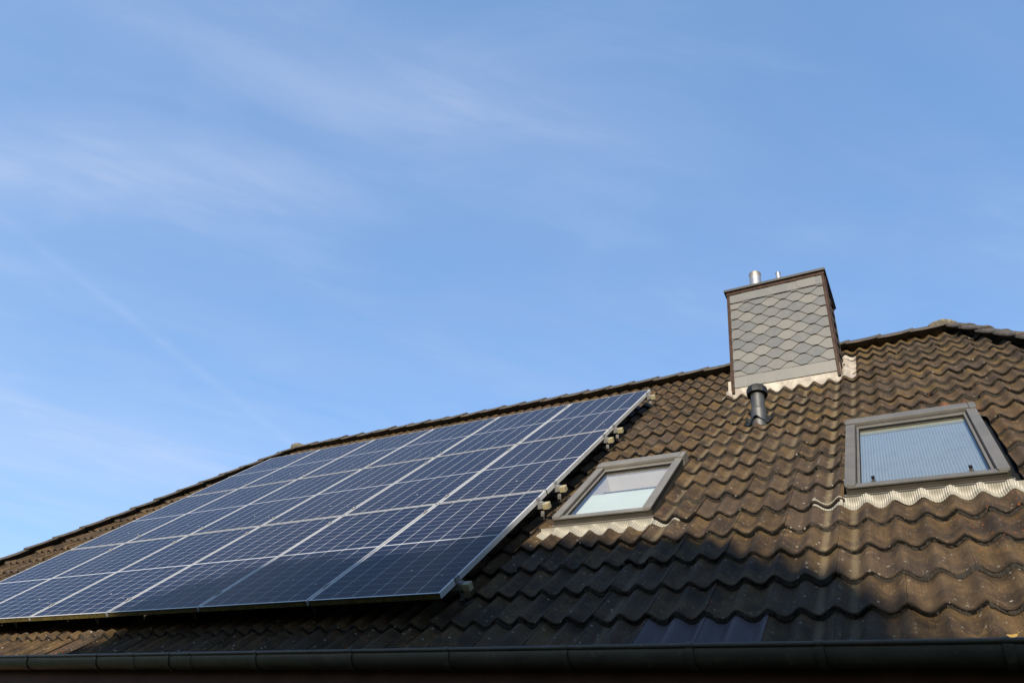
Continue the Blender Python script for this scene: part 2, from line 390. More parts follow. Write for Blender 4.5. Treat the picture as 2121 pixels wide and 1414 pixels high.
def cell_material():
    """six columns of cells, two blocks of ten half cells, thin busbars; object coordinates in metres"""
    g = G('solar_cells'); t = g.node('ShaderNodeTexCoord'); sp = g.node('ShaderNodeSeparateXYZ')
    g.l.new(t.outputs['Object'], sp.inputs[0]); X, Y = sp.outputs['X'], sp.outputs['Y']
    pw = (PW - 0.028) / 6.0
    fx = g.math('FRACT', g.math('DIVIDE', g.math('SUBTRACT', X, 0.014), pw))
    dx = g.math('MULTIPLY', g.math('SUBTRACT', 0.5, g.math('ABSOLUTE', g.math('SUBTRACT', fx, 0.5))), pw)     # metres to the next column line
    half = PH / 2; ph = (half - 0.014 - 0.006) / 10.0
    yy = g.math('SUBTRACT', g.math('ABSOLUTE', g.math('SUBTRACT', Y, half)), 0.006)
    fy = g.math('FRACT', g.math('DIVIDE', yy, ph))
    dy = g.math('MULTIPLY', g.math('SUBTRACT', 0.5, g.math('ABSOLUTE', g.math('SUBTRACT', fy, 0.5))), ph)
    lx = g.ramp(dx, 0.0028, 0.0019); ly = g.math('MULTIPLY', g.ramp(dy, 0.0017, 0.0010), 0.62); lm = g.ramp(yy, 0.0005, 0.0)
    dia = g.ramp(g.math('ADD', dx, dy), 0.0072, 0.0062)
    line = g.math('MAXIMUM', g.math('MAXIMUM', lx, ly), g.math('MAXIMUM', lm, dia))
    b = g.math('MULTIPLY', g.math('SUBTRACT', 0.5, g.math('ABSOLUTE', g.math('SUBTRACT', g.math('FRACT', g.math('MULTIPLY', fx, 9.0)), 0.5))), pw / 9)
    bus = g.math('MULTIPLY', g.ramp(b, 0.0006, 0.0003), 0.30)
    oi = g.node('ShaderNodeObjectInfo')
    vv = g.coord('Object'); n = g.noise(vv, 1.3, 3)
    cell = g.mix(g.ramp(n, 0.3, 0.7), (0.0022, 0.0045, 0.0155), (0.0036, 0.0062, 0.0195))
    # each cell a shade of its own
    cx = g.math('FLOOR', g.math('DIVIDE', g.math('SUBTRACT', X, 0.014), pw)); cy = g.math('FLOOR', g.math('DIVIDE', g.math('SUBTRACT', Y, 0.014), ph))
    cb = g.node('ShaderNodeCombineXYZ'); g.l.new(cx, cb.inputs[0]); g.l.new(cy, cb.inputs[1]); g.l.new(oi.outputs['Random'], cb.inputs[2])
    wnz = g.node('ShaderNodeTexWhiteNoise', noise_dimensions='3D'); g.l.new(cb.outputs[0], wnz.inputs['Vector'])
    cell = g.mix(g.math('MULTIPLY', wnz.outputs['Value'], 0.35), cell, (0.0055, 0.0070, 0.0165))
    c = g.mix(bus, cell, (0.07, 0.075, 0.085))
    c = g.mix(g.math('MULTIPLY', line, 0.95), c, (0.235, 0.245, 0.265))
    dust = g.ramp(g.noise(vv, 7, 6, 0.7), 0.5, 0.8)
    c = g.mix(g.math('MULTIPLY', dust, 0.03), c, (0.08, 0.07, 0.06))
    spot = g.ramp(g.math('ADD', g.vor(vv, 3.2), g.math('MULTIPLY', g.math('SUBTRACT', g.noise(vv, 60, 3), 0.5), 0.05)), 0.035, 0.022)
    low = g.math('MULTIPLY', g.ramp(Y, 0.10, 0.012), g.ramp(g.noise(g.coord('Object', scale=(1, 0.15, 1)), 26, 4, 0.7), 0.35, 0.7))
    c = g.mix(g.math('MULTIPLY', low, 0.16), c, (0.10, 0.09, 0.05))
    c = g.mix(g.math('MULTIPLY', spot, g.ramp(g.node_color(vv, 3.2, 0), 0.82, 0.84)), c, (0.24, 0.24, 0.22))
    g.col(c); g.rough(0.35)
    g.b.inputs['Coat Weight'].default_value = 0.42; g.b.inputs['Coat IOR'].default_value = 1.45
    g.set(g.b.inputs['Coat Roughness'], g.math('ADD', 0.02, g.math('MULTIPLY', dust, 0.04)))
    g.b.inputs['Specular IOR Level'].default_value = 0.0
    M['cells'] = g.m
def frame_material():
    """anodised aluminium; the faces that look down the slope carry a yellow-green film of algae"""
    g = G('panel_frame'); v = g.coord('Object')
    tcn = g.node('ShaderNodeTexCoord'); sp = g.node('ShaderNodeSeparateXYZ'); g.l.new(tcn.outputs['Normal'], sp.inputs[0])
    down = g.ramp(sp.outputs['Y'], -0.6, -0.8)
    st = g.coord('Object', scale=(1, 6, 0.6)); z = g.node('ShaderNodeSeparateXYZ'); g.l.new(tcn.outputs['Object'], z.inputs[0])
    edge = g.math('MULTIPLY', g.math('ADD', z.outputs['Z'], 0.040), 12.0)
    drip = g.ramp(g.math('ADD', g.noise(g.coord('Object', scale=(1, 1, 0.12)), 70, 4, 0.7), edge), 0.98, 0.78)
    alg = g.mix(g.ramp(g.noise(v, 25, 4, 0.7), 0.35, 0.7), (0.024, 0.021, 0.005), (0.070, 0.052, 0.012))
    alg = g.mix(drip, (0.008, 0.007, 0.0035), alg)
    c = g.mix(g.ramp(g.noise(v, 6, 4), 0.3, 0.7), (0.40, 0.40, 0.395), (0.48, 0.48, 0.475))
    g.col(g.mix(down, c, alg)); g.metal(g.math('MULTIPLY', g.math('SUBTRACT', 1.0, down), 0.5)); g.rough(0.42)
    M['panel_frame'] = g.m
def glass_material(name, tint, refl=1.0):
    g = G(name); g.n.remove(g.b)
    tr = g.node('ShaderNodeBsdfTransparent'); tr.inputs[0].default_value = (*tint, 1)
    gl = g.node('ShaderNodeBsdfGlossy', inp={'Roughness': 0.015}); gl.inputs['Color'].default_value = (refl, refl, refl, 1)
    fr = g.node('ShaderNodeFresnel', inp={'IOR': 1.62}); mx = g.node('ShaderNodeMixShader')
    geo = g.node('ShaderNodeNewGeometry')
    g.l.new(g.math('MULTIPLY', g.math('MULTIPLY', fr.outputs[0], 1.4, clamp=True), g.math('SUBTRACT', 1.0, geo.outputs['Backfacing'])), mx.inputs[0]); g.l.new(tr.outputs[0], mx.inputs[1]); g.l.new(gl.outputs[0], mx.inputs[2])
    g.l.new(mx.outputs[0], g.out.inputs[0]); M[name] = g.m
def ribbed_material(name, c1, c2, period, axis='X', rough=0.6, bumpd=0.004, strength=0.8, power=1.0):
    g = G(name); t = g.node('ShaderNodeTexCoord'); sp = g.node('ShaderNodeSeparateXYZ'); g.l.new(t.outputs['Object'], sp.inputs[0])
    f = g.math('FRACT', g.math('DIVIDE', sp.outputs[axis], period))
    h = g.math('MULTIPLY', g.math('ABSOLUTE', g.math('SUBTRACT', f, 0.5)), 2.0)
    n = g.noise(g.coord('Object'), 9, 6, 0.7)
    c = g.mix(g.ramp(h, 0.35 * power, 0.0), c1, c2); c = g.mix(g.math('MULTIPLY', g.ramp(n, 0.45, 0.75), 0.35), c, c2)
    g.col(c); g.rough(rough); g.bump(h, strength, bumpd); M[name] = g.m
PW, PH = 1.040, 1.668
cell_material(); frame_material()
glass_material('glass', (0.93, 0.95, 0.94))
ribbed_material('apron', (0.175, 0.166, 0.140), (0.095, 0.086, 0.067), 0.0125, power=1.0)
ribbed_material('pleats', (0.110, 0.130, 0.160), (0.040, 0.048, 0.060), 0.0186, rough=0.8, bumpd=0.002, power=0.55)  # blue of the reflected sky is put into the blind's colour

# ------------------------------------------------------------------ ground and surroundings
GZ = -3.15
g_ = MB(); k = 60
g_.add([(-2500, -2500, GZ), (2500, -2500, GZ), (2500, 2500, GZ), (-2500, 2500, GZ)], [(0, 1, 2, 3)])
tag(g_.build('ground', M['grass'], None, fix=False), 'flat green lawn around the house', None, None, 'structure')

def tree(loc, blobs, n, name, label):
    root = empty(name, loc); L = Vector(loc)
    t = MB(); t.lathe(L, [(0.42, -0.1), (0.30, 0.5), (0.24, 2.2), (0.2, 3.4), (0.1, 5.6)], 14, mi=0)
    for k in range(9):
        a = k * 2.4; h = 1.6 + 0.4 * k
        t.tube([L + Vector((0, 0, h)), L + Vector((math.cos(a) * 0.9, math.sin(a) * 0.7, h + 0.5)), L + Vector((math.cos(a) * 1.9, math.sin(a) * 1.3, h + 1.3))], 0.06, 6)
    t.build('trunk', M['bark'], root)
    c = MB()
    r = random.Random(5)
    for (cx, cy, cz, rx, ry, rz) in blobs:
        bm = bmesh.new(); bmesh.ops.create_icosphere(bm, subdivisions=4, radius=1)
        for q in bm.verts:
            d = q.co.normalized(); k = 0.93 + 0.07 * math.sin(d.x * 9 + 1) * math.sin(d.y * 8 + 2) * math.sin(d.z * 9) + r.uniform(-0.02, 0.02)
            q.co = Vector((cx + d.x * rx * k, cy + d.y * ry * k, cz + d.z * rz * k))
        c.add_bm(bm, 0)
        m = int(n * rx * rz)
        for _ in range(m):
            d = Vector((r.gauss(0, 1), r.gauss(0, 1), r.gauss(0, 1))).normalized(); k = r.uniform(0.9, 1.02)
            p = Vector((cx + d.x * rx * k, cy + d.y * ry * k, cz + d.z * rz * k)); s = r.uniform(0.03, 0.07)
            e = Vector((r.gauss(0, 1), r.gauss(0, 1), r.gauss(0, 1))).normalized(); f = e.orthogonal().normalized(); h = e.cross(f)
            c.add([p - f * s, p + h * s * 0.6, p + f * s * 1.3, p - h * s * 0.6], [(0, 1, 2, 3)], 0)
    c.build('crown', M['leaf'], root, fix=False)
    tag(root, label, 'tree'); return root
TY = -12.0  # unseen tree behind the camera, crown outline shaped for the roof shadow
tree((2.4, TY, GZ), [(3.35, TY, 2.20, 2.05, 1.9, 2.08), (1.25, TY, 2.15, 2.15, 1.9, 1.85), (2.3, TY, 0.4, 3.4, 2.2, 2.3)], 900,
     'shadow_tree', 'broad dark green tree out of view, shaped to cast the shadow on the lower roof')

hd = MB(); r_ = random.Random(9); HX0, HX1, HY0, HY1, HT = -1.45, 9.5, TY - 0.6, TY + 0.4, 2.84  # hedge added out of view to keep gutter and wall in shade
nx_ = 150; prof_ = [(HY0, GZ), (HY0, HT - 0.1), (HY0 + 0.1, HT), (HY1 - 0.1, HT), (HY1, HT - 0.1), (HY1, GZ)]
vs_h = [(HX0 + (HX1 - HX0) * i / nx_, y + r_.uniform(-0.03, 0.03), z + (r_.uniform(-0.02, 0.02) if z > GZ else 0)) for i in range(nx_ + 1) for y, z in prof_]
hd.add(vs_h, [(i * 6 + j, i * 6 + 6 + j, i * 6 + 7 + j, i * 6 + j + 1) for i in range(nx_) for j in range(5)] + [(0, 1, 2, 3, 4, 5), tuple(nx_ * 6 + j for j in range(6))])
for _ in range(15000):
    x = r_.uniform(HX0, HX1); q = r_.random()
    if q < 0.3: pt = Vector((x, r_.uniform(HY0, HY1), HT))
    elif q < 0.65: pt = Vector((x, HY1, r_.uniform(GZ, HT)))
    else: pt = Vector((x, HY0, r_.uniform(GZ, HT)))
    e = Vector((r_.gauss(0, 1), r_.gauss(0, 1), r_.gauss(0, 1))).normalized(); f_ = e.orthogonal().normalized(); h_ = e.cross(f_); s_ = r_.uniform(0.02, 0.045)
    hd.add([pt - f_ * s_, pt + h_ * s_ * 0.6, pt + f_ * s_, pt - h_ * s_ * 0.6], [(0, 1, 2, 3)])
tag(hd.build('shadow_hedge', M['leaf'], None, fix=False), 'tall clipped green hedge added out of view to shade the gutter and wall', 'hedge')

# ------------------------------------------------------------------ the house
house = empty('house', (-1.8, 4.1, GZ))
tag(house, 'house with steep brown tiled roof, slate clad chimney and two roof windows', 'house')

TWD, GAUGE = 0.3005, 0.332
UJ, V0, NC = 2.44, 0.318, -0.16        # a tile joint, a course front, level of the wave crests
AMP = 0.042
UL, UR, VR = -6.98, 3.30, 6.30         # ridge ends, ridge
HS = 0.35                              # hips: metres sideways per metre of slope
def wave(x):
    """x in metres from a joint; 0 at a crest, -AMP in a trough"""
    ph = 4 * math.pi * x / TWD; c = 0.5 + 0.5 * math.cos(ph + 0.25 * math.sin(ph))
    return -AMP * (1 - c ** 0.92)
def tile_n(u, v):
    """height of the tile surface at roof point (u, v)"""
    s = ((v - V0) / GAUGE) % 1.0
    return NC + wave(u - UJ) - 0.031 * s
SKY1 = (0.157, 0.930, 1.322, 2.535)
SKY2 = (2.180, 3.058, 1.336, 2.780)

def tile_sheet(name, tf, u0, u1, vbot, ncourse, planes, holes, mats, parent, jit=1.0, nseg=24, skip=None, special=None):
    rows = [(0.005, -0.040, 1.0), (-0.001, -0.022, 1.0), (-0.0015, -0.007, 0.5), (0.002, -0.0018, 0), (0.009, 0.0, 0), (0.10, 0.0, 0), (0.21, 0.0, 0), (0.345, 0.0, 0)]
    nr = len(rows)
    xs = [TWD * i / nseg for i in range(nseg)] + [TWD + 0.0005, TWD + 0.0012]
    xs[nseg - 1] = TWD - 0.006
    nx = len(xs)
    k0 = math.floor((u0 - UJ) / TWD); k1 = math.ceil((u1 - UJ) / TWD)
    V = []; Fc = []; UV = []; A = {'rnd': [], 'streak': [], 'upper': [], 'edge': []}
    rr = random.Random(11)
    for c in range(ncourse):
        vb = vbot + c * GAUGE
        for k in range(k0, k1):
            ub = UJ + k * TWD
            if skip and skip(k, c): continue
            dn, dv, du, tl, lf = rr.gauss(0, 0.0014) * jit, rr.gauss(0, 0.0034) * jit, rr.gauss(0, 0.0009) * jit, rr.gauss(0, 0.010) * jit, rr.gauss(0, 0.0030) * jit
            if rr.random() < 0.035 * jit: dv -= rr.uniform(0.006, 0.016); lf += 0.003; tl += rr.uniform(-0.03, 0.03)
            rn = rr.random(); b = len(V)
            for (rv, rz, re) in rows:
                for i, x in enumerate(xs):
                    s = x / TWD
                    z = NC + wave(x) + rz + dn + lf * max(0, 1 - rv / 0.3) + tl * (s - 0.5) * 0.3 - 0.031 * rv / GAUGE
                    z += 0.0050 * (s - 0.4)            # right edge laps over its neighbour
                    if i == nx - 1: z -= 0.014
                    V.append(tf(ub + x + du, vb + rv + dv, z))
            for j in range(nr - 1):
                for i in range(nx - 1):
                    Fc.append((b + j * nx + i, b + j * nx + i + 1, b + (j + 1) * nx + i + 1, b + (j + 1) * nx + i))
                    xm = (xs[i] + xs[i + 1]) / 2; wi = int(2 * xm / TWD)
                    tc_ = ub + TWD * (0.25 + 0.5 * wi); vm = vb + (rows[j][0] + rows[j + 1][0]) / 2
                    st = 0.0
                    if special:
                        cr = random.Random(int(tc_ * 1000)).random()
                        if abs(tc_ - 2.215) < 0.03: st = 0.48
                        elif abs(tc_ - 2.065) < 0.03: st = 0.62
                        elif abs(tc_ - 1.013) < 0.03: st = 0.50
                        elif 0.9 < tc_ < 2.0: st = (0.15 + 0.6 * cr) * min(1, max(0, (vm - 1.5) / 1.6))
                        if vm > 4.8: st = 0
                    up = min(1, max(0, (vm - 2.0) / 2.5)) * min(1, max(0, (tc_ - 0.2) / 1.2)) if special else 0.2
                    A['rnd'].append(rn); A['streak'].append(st); A['upper'].append(up); A['edge'].append(1.0 if j < 2 else 0.0)
                    for (jj, ii) in ((j, i), (j, i + 1), (j + 1, i + 1), (j + 1, i)):
                        UV.append((k * 2 + 2 * xs[ii] / TWD, rows[jj][0] / GAUGE + c * 3.0 * 0 ))
    me = bpy.data.meshes.new(name); me.from_pydata(V, [], Fc)
    for m in mats: me.materials.append(m)
    uvl = me.uv_layers.new(name='UVMap'); uvl.data.foreach_set('uv', np.array(UV, dtype=np.float32).ravel())
    for kx_, arr in A.items():
        a = me.attributes.new(kx_, 'FLOAT', 'FACE'); a.data.foreach_set('value', np.array(arr, dtype=np.float32))
    me.polygons.foreach_set('use_smooth', [True] * len(Fc))
    bm = bmesh.new(); bm.from_mesh(me)
    for co, no in planes:
        bmesh.ops.bisect_plane(bm, geom=bm.verts[:] + bm.edges[:] + bm.faces[:], plane_co=co, plane_no=no, clear_outer=True, dist=1e-6)
    for (a, b2, c2, d2, e) in holes:     # (u0,u1,v0,v1,extra) in roof coordinates
        for co, no in (((a, 0, 0), (1, 0, 0)), ((b2, 0, 0), (1, 0, 0))):
            bmesh.ops.bisect_plane(bm, geom=bm.verts[:] + bm.edges[:] + bm.faces[:], plane_co=co, plane_no=no, dist=1e-6)
        for vv in (c2, d2):
            bmesh.ops.bisect_plane(bm, geom=bm.verts[:] + bm.edges[:] + bm.faces[:], plane_co=RW(0, vv, 0), plane_no=RW(0, 1, 0), dist=1e-6)
        dl = []
        for f in bm.faces:
            p = f.calc_center_median(); v_ = p.y * CA + p.z * SA
            if a < p.x < b2 and c2 < v_ < d2: dl.append(f)
        bmesh.ops.delete(bm, geom=dl, context='FACES')
    bm.to_mesh(me); bm.free()
    me.set_sharp_from_angle(angle=math.radians(60))
    return link(name, me, parent)

def hipn(side):
    """outward normal (world) of the vertical-to-slope clipping plane along a hip"""
    w = Vector(RW(side, HS, 0)); return w.normalized()
hipR_co, hipL_co = RW(UR, VR, 0), RW(UL, VR, 0)
VBOT = V0 - 2 * GAUGE
NCOURSE = 20
vtop_plane = (RW(0, VR - 0.03, 0), RW(0, 1, 0))
CH = (1.005, 2.085, 3.20, 3.80, 5.05)   # chimney x0 x1 y0 y1 top
CF = V0 + 3 * GAUGE                      # the course front that meets the foot of both roof windows
holes = [(SKY1[0] - 0.020, SKY1[1] + 0.006, CF - 0.012, SKY1[3] + 0.03, 0), (SKY2[0] - 0.012, SKY2[1] + 0.065, CF - 0.012, SKY2[3] + 0.02, 0)]
newk = (-4, -3)
roof = tile_sheet('roof', RW, UL - 2.9, UR + 2.9, VBOT, NCOURSE, [(hipR_co, hipn(1)), (hipL_co, hipn(-1)), vtop_plane], holes, [M['tile']], house,
                  skip=lambda k, c: c == 0 and k in newk, special=True)
roof['label'] = 'brown weathered concrete roof tiles in wavy courses'
for k in newk:
    tile_sheet('replacement_tile', RW, UJ + k * TWD + 0.01, UJ + (k + 1) * TWD - 0.01, VBOT, 1, [], [], [M['new_tile']], roof, jit=0.3)['label'] = 'clean dark blue replacement tile in the lowest course'

# underlay below the tiles, with openings for the roof windows
ul = MB(RW)
def hip_u(side, v): return (UR + HS * (VR - v)) if side > 0 else (UL - HS * (VR - v))
us = sorted([-12, holes[0][0], holes[0][1], holes[1][0], holes[1][1], 8]); vs_ = sorted([VBOT + 0.02, holes[0][2], holes[1][2], holes[0][3], holes[1][3], VR - 0.02])
bm = bmesh.new()
for i in range(len(us) - 1):
    for j in range(len(vs_) - 1):
        cu, cv = (us[i] + us[i + 1]) / 2, (vs_[j] + vs_[j + 1]) / 2
        if any(h[0] < cu < h[1] and h[2] < cv < h[3] for h in holes): continue
        bm.faces.new([bm.verts.new(RW(a, b, -0.270)) for a, b in ((us[i], vs_[j]), (us[i + 1], vs_[j]), (us[i + 1], vs_[j + 1]), (us[i], vs_[j + 1]))])
for co, no in ((hipR_co, hipn(1)), (hipL_co, hipn(-1))):
    bmesh.ops.bisect_plane(bm, geom=bm.verts[:] + bm.edges[:] + bm.faces[:], plane_co=co, plane_no=no, clear_outer=True)
me = bpy.data.meshes.new('underlay'); bm.to_mesh(me); bm.free(); me.materials.append(M['underlay']); link('underlay', me, roof)

# moss in the laps under each front edge
ms = MB(RW); mr = random.Random(3)
lowf = rng.random(4000)
def vn(x, seed):
    i = math.floor(x); f = x - i; f = f * f * (3 - 2 * f)
    a = lowf[(i * 17 + seed * 131) % 4000]; b = lowf[((i + 1) * 17 + seed * 131) % 4000]
    return a + (b - a) * f
for c in range(1, NCOURSE):
    vb = VBOT + c * GAUGE
    ua = hip_u(-1, vb) + 0.05; ub = hip_u(1, vb) - 0.05; u = ua
    if vb > 0.5: ua = max(ua, -0.6)
    u = ua; ring = None
    while u < ub:
        inh = any(h[0] < u < h[1] and h[2] - 0.01 < vb < h[3] for h in holes)
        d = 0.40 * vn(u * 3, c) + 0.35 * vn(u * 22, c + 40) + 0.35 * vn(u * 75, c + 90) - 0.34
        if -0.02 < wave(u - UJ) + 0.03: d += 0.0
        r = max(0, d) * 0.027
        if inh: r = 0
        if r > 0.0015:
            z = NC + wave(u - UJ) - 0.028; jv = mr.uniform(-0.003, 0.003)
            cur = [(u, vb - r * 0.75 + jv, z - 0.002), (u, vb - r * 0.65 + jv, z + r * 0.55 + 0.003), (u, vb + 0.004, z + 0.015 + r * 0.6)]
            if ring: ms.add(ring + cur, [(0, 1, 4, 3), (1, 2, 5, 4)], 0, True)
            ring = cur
        else: ring = None
        u += 0.005
mo = ms.build('moss', M['moss'], roof, fix=False, label='dark brown moss in the laps between tile courses')
mo['kind'] = 'stuff'

# the other three slopes
def mapper(o, ud, pitch):
    ud = Vector(ud).normalized(); out = Vector((ud.y, -ud.x, 0)); sa, ca = math.sin(pitch), math.cos(pitch)
    vd = -out * ca + Vector((0, 0, sa)); nd = out * sa + Vector((0, 0, ca)); o = Vector(o)
    return lambda u, v, n: tuple(o + ud * u + vd * v + nd * n)
apexR, apexL = Vector(RW(UR, VR, NC)), Vector(RW(UL, VR, NC))
botR, botL = Vector(RW(hip_u(1, VBOT), VBOT, NC)), Vector(RW(hip_u(-1, VBOT), VBOT, NC))
YB = 2 * apexR.y - botR.y                     # rear eave
backR, backL = Vector((botR.x, YB, botR.z)), Vector((botL.x, YB, botL.z))
def side_slope(name, a, b, apexes, lab):
    """a, b: eave corners; apexes: ridge points; roof sheet drawn as wavy courses on the plane"""
    ud = (b - a).normalized(); mid = apexes[0]
    w = mid - a; perp = w - ud * w.dot(ud); ln = perp.length; pitch = math.asin(perp.z / ln)
    tf0 = mapper(a, ud, pitch)
    tf = lambda u, v, n: tf0(u - UJ, v - VBOT, n - NC)
    ln_u = (b - a).length
    nrm = ud.cross(perp.normalized())
    pl = []
    for p, q, inside in ((a, apexes[-1], b), (b, apexes[0], a)):
        e = (q - p); no = e.cross(nrm).normalized()
        if no.dot(inside - p) > 0: no = -no
        pl.append((tuple(p), tuple(no)))
    pl.append((tuple(mid - perp.normalized() * 0.03), tuple(perp.normalized())))
    o = tile_sheet(name, tf, UJ, UJ + ln_u, VBOT, math.ceil(ln / GAUGE) + 1, pl, [], [M['tile']], house, nseg=12)
    o['label'] = lab
side_slope('roof', botR, backR, [apexR], 'right hip slope of brown tiles')
side_slope('roof', backR, backL, [apexL, apexR], 'rear slope of brown tiles')
side_slope('roof', backL, botL, [apexL], 'left hip slope of brown tiles')

# ridge and hip caps
def caps(name, p, q, n1, n2, step, mats, parent, flip=False, seed=1, lift=0.0, width=0.125, end_at_q=False):
    """half-round cap tiles from p to q; each one overlaps the one before; n1, n2: normals of the two slopes"""
    p, q = Vector(p), Vector(q); d = (q - p); L = d.length; d.normalize()
    up = (Vector(n1) + Vector(n2)).normalized(); up = (up - d * up.dot(d)).normalized(); sd = d.cross(up).normalized()
    h1 = Vector(n1).cross(d).normalized(); 
    ang = math.acos(max(-1, min(1, Vector(n1).normalized().dot(Vector(n2).normalized())))) / 2      # half fold
    n = max(1, round(L / step)); step = L / n; m = MB(); r = random.Random(seed)
    for i in range(n):
        a = i * step; ln = step + 0.05
        jt = r.uniform(-0.004, 0.004); js = r.uniform(-0.006, 0.006); ph = r.uniform(0, 9)
        rings = []
        for k, (t, off) in enumerate(((0.0, 0.0), (0.012, 0.003), (0.34 * ln, 0.002), (0.68 * ln, 0.008), (ln - 0.04, 0.017), (ln - 0.012, 0.022), (ln, 0.018), (ln + 0.002, 0.006), (ln - 0.001, -0.008))):
            ring = []
            for s in range(13):
                g = (s / 12 - 0.5) * 2
                x = g * width * (0.92 if k == 0 else 1.0); 
                y = -(math.sqrt((g * 1.0) ** 2 + 0.10) - math.sqrt(0.10)) * width * math.tan(ang) * 1.02
                o = off + lift + jt
                ring.append(tuple(p + d * (a + t) + sd * (x * (1 + off * 2) + js) + up * (y + o + 0.004 * math.sin(ph + s * 1.7 + k))))
            rings.append(ring)
        vs = [v for rg in rings for v in rg]
        fs = [(j * 13 + s, j * 13 + s + 1, (j + 1) * 13 + s + 1, (j + 1) * 13 + s) for j in range(8) for s in range(12)]
        m.add(vs, fs, 0, True)
        # thickness along both lower edges and a closed underside
        for s_, sg in ((0, 1), (12, -1)):
            lo = [tuple(Vector(rings[j][s_]) - up * 0.020) for j in range(7)]
            m.add([rings[j][s_] for j in range(7)] + lo, [(j, j + 1, j + 8, j + 7) for j in range(6)], 0)
            inn = [tuple(Vector(x) + sd * sg * width * 0.9) for x in lo]
            m.add(lo + inn, [(j, j + 1, j + 8, j + 7) for j in range(6)], 0)
    return m.build(name, mats, parent, fix=False)
nF = Vector(RW(0, 0, 1)); nB = Vector((0, -nF.y, nF.z))
def plane_n(a, b, c):
    n = (b - a).cross(c - a).normalized(); return n if n.z > 0 else -n
nR, nL = plane_n(botR, backR, apexR), plane_n(botL, backL, apexL)
capoff = 0.062
rt = caps('ridge_tiles', apexL + Vector((0.05, 0, capoff)), apexR + Vector((-0.1, 0, capoff)), nF, nB, 0.345, [M['ridge']], house, seed=4, width=0.118)
rt['label'] = 'row of dark lichen covered ridge cap tiles'
def off2(p, na, nb, k): return Vector(p) + (na + nb).normalized() * k
h1 = caps('hip_tiles', off2(apexR, nF, nR, 0.055), off2(botR, nF, nR, 0.055), nF, nR, 0.36, [M['ridge']], house, seed=5, width=0.115)
h1['label'] = 'cap tiles running down the right hip'
h2 = caps('hip_tiles', off2(apexL, nF, nL, 0.055), off2(botL, nF, nL, 0.055), nF, nL, 0.36, [M['ridge']], house, seed=6, width=0.115)
h2['label'] = 'cap tiles running down the left hip'
caps('hip_tiles', off2(apexR, nB, nR, 0.05), off2(backR, nB, nR, 0.05), nB, nR, 0.36, [M['ridge']], house, seed=8)['label'] = 'cap tiles on the rear right hip'
caps('hip_tiles', off2(apexL, nB, nL, 0.05), off2(backL, nB, nL, 0.05), nB, nL, 0.36, [M['ridge']], house, seed=9)['label'] = 'cap tiles on the rear left hip'
# three-way end caps, crusted with lichen
for (ap, sx, sc) in ((apexR, 1, 0.9), (apexL, -1, 0.8)):
    e = MB(); bm = bmesh.new(); bmesh.ops.create_icosphere(bm, subdivisions=4, radius=1); r = random.Random(2)
    for q in bm.verts:
        d = q.co.normalized(); k = 1 + 0.05 * math.sin(d.x * 11) * math.sin(d.y * 13 + 1) + r.uniform(-0.025, 0.025)
        q.co = Vector((ap.x - (0.11 if sx > 0 else -0.02) + d.x * 0.17 * k, ap.y + d.y * 0.13 * k, ap.z + 0.035 * sc + d.z * (0.042 * sc if d.z > 0 else 0.10) * k - abs(d.x) * 0.015))
    e.add_bm(bm, 0, True); e.build('ridge_end_cap', M['crust'], house, label='pale lichen crusted cap at the %s end of the ridge' % ('right' if sx > 0 else 'left'))

# eaves: gutter, brackets, fascia, soffit, walls
GY, GZc, GR = -0.125, -0.400, 0.068          # gutter centre line
gx0, gx1 = botL.x - 0.05, botR.x + 0.05
gt = MB(); prof = []
for k in range(0, 17):
    a = math.pi + math.pi * k / 16; prof.append((0, GY + GR * math.cos(a), GZc + GR * math.sin(a)))
inner = [(0, GY + (p[1] - GY) * 0.965, GZc + (p[2] - GZc) * 0.965) for p in prof[::-1]]
gt.sweep([(gx0, 0, 0), (gx1, 0, 0)], prof + inner, 0, True, True, True)
bead = [(0, GY - GR - 0.003 + 0.0105 * math.cos(2 * math.pi * k / 12), GZc + 0.006 + 0.0105 * math.sin(2 * math.pi * k / 12)) for k in range(12)]
gt.sweep([(gx0, 0, 0), (gx1, 0, 0)], bead, 0, True, True, True)
gutter = gt.build('gutter', M['gutter'], house, label='dark grey half round gutter along the eave'); smooth_by_angle(gutter, 50)
def bracket(x, w=0.016, joint=False):
    b = MB(); r2 = GR + (0.0035 if joint else 0.007)
    arc = [(0, GY + r2 * math.cos(math.pi + math.pi * k / 16), GZc + r2 * math.sin(math.pi + math.pi * k / 16)) for k in range(17)]
    arc2 = [(0, GY + (r2 - 0.003) * math.cos(math.pi + math.pi * k / 16), GZc + (r2 - 0.003) * math.sin(math.pi + math.pi * k / 16)) for k in range(16, -1, -1)]
    b.sweep([(x - w, 0, 0), (x + w, 0, 0)], arc + arc2, 0, True, True, True)
    bd = [(0, GY - GR - 0.003 + 0.0135 * math.cos(2 * math.pi * k / 12), GZc + 0.006 + 0.0135 * math.sin(2 * math.pi * k / 12)) for k in range(12)]
    b.sweep([(x - w * 0.8, 0, 0), (x + w * 0.8, 0, 0)], bd, 0, True, True, True)
    o = b.build('gutter_joint' if joint else 'gutter_bracket', M['gutter'], gutter); smooth_by_angle(o, 50)
for x in (-8.1, -7.2, -6.3, -5.4, -4.45, -3.55, -2.70, -1.93, -1.13, -0.38, 0.27, 0.95, 1.56, 2.10, 2.75, 3.6, 4.5): bracket(x)
for x in (-1.75, -2.32): bracket(x, 0.05, True)
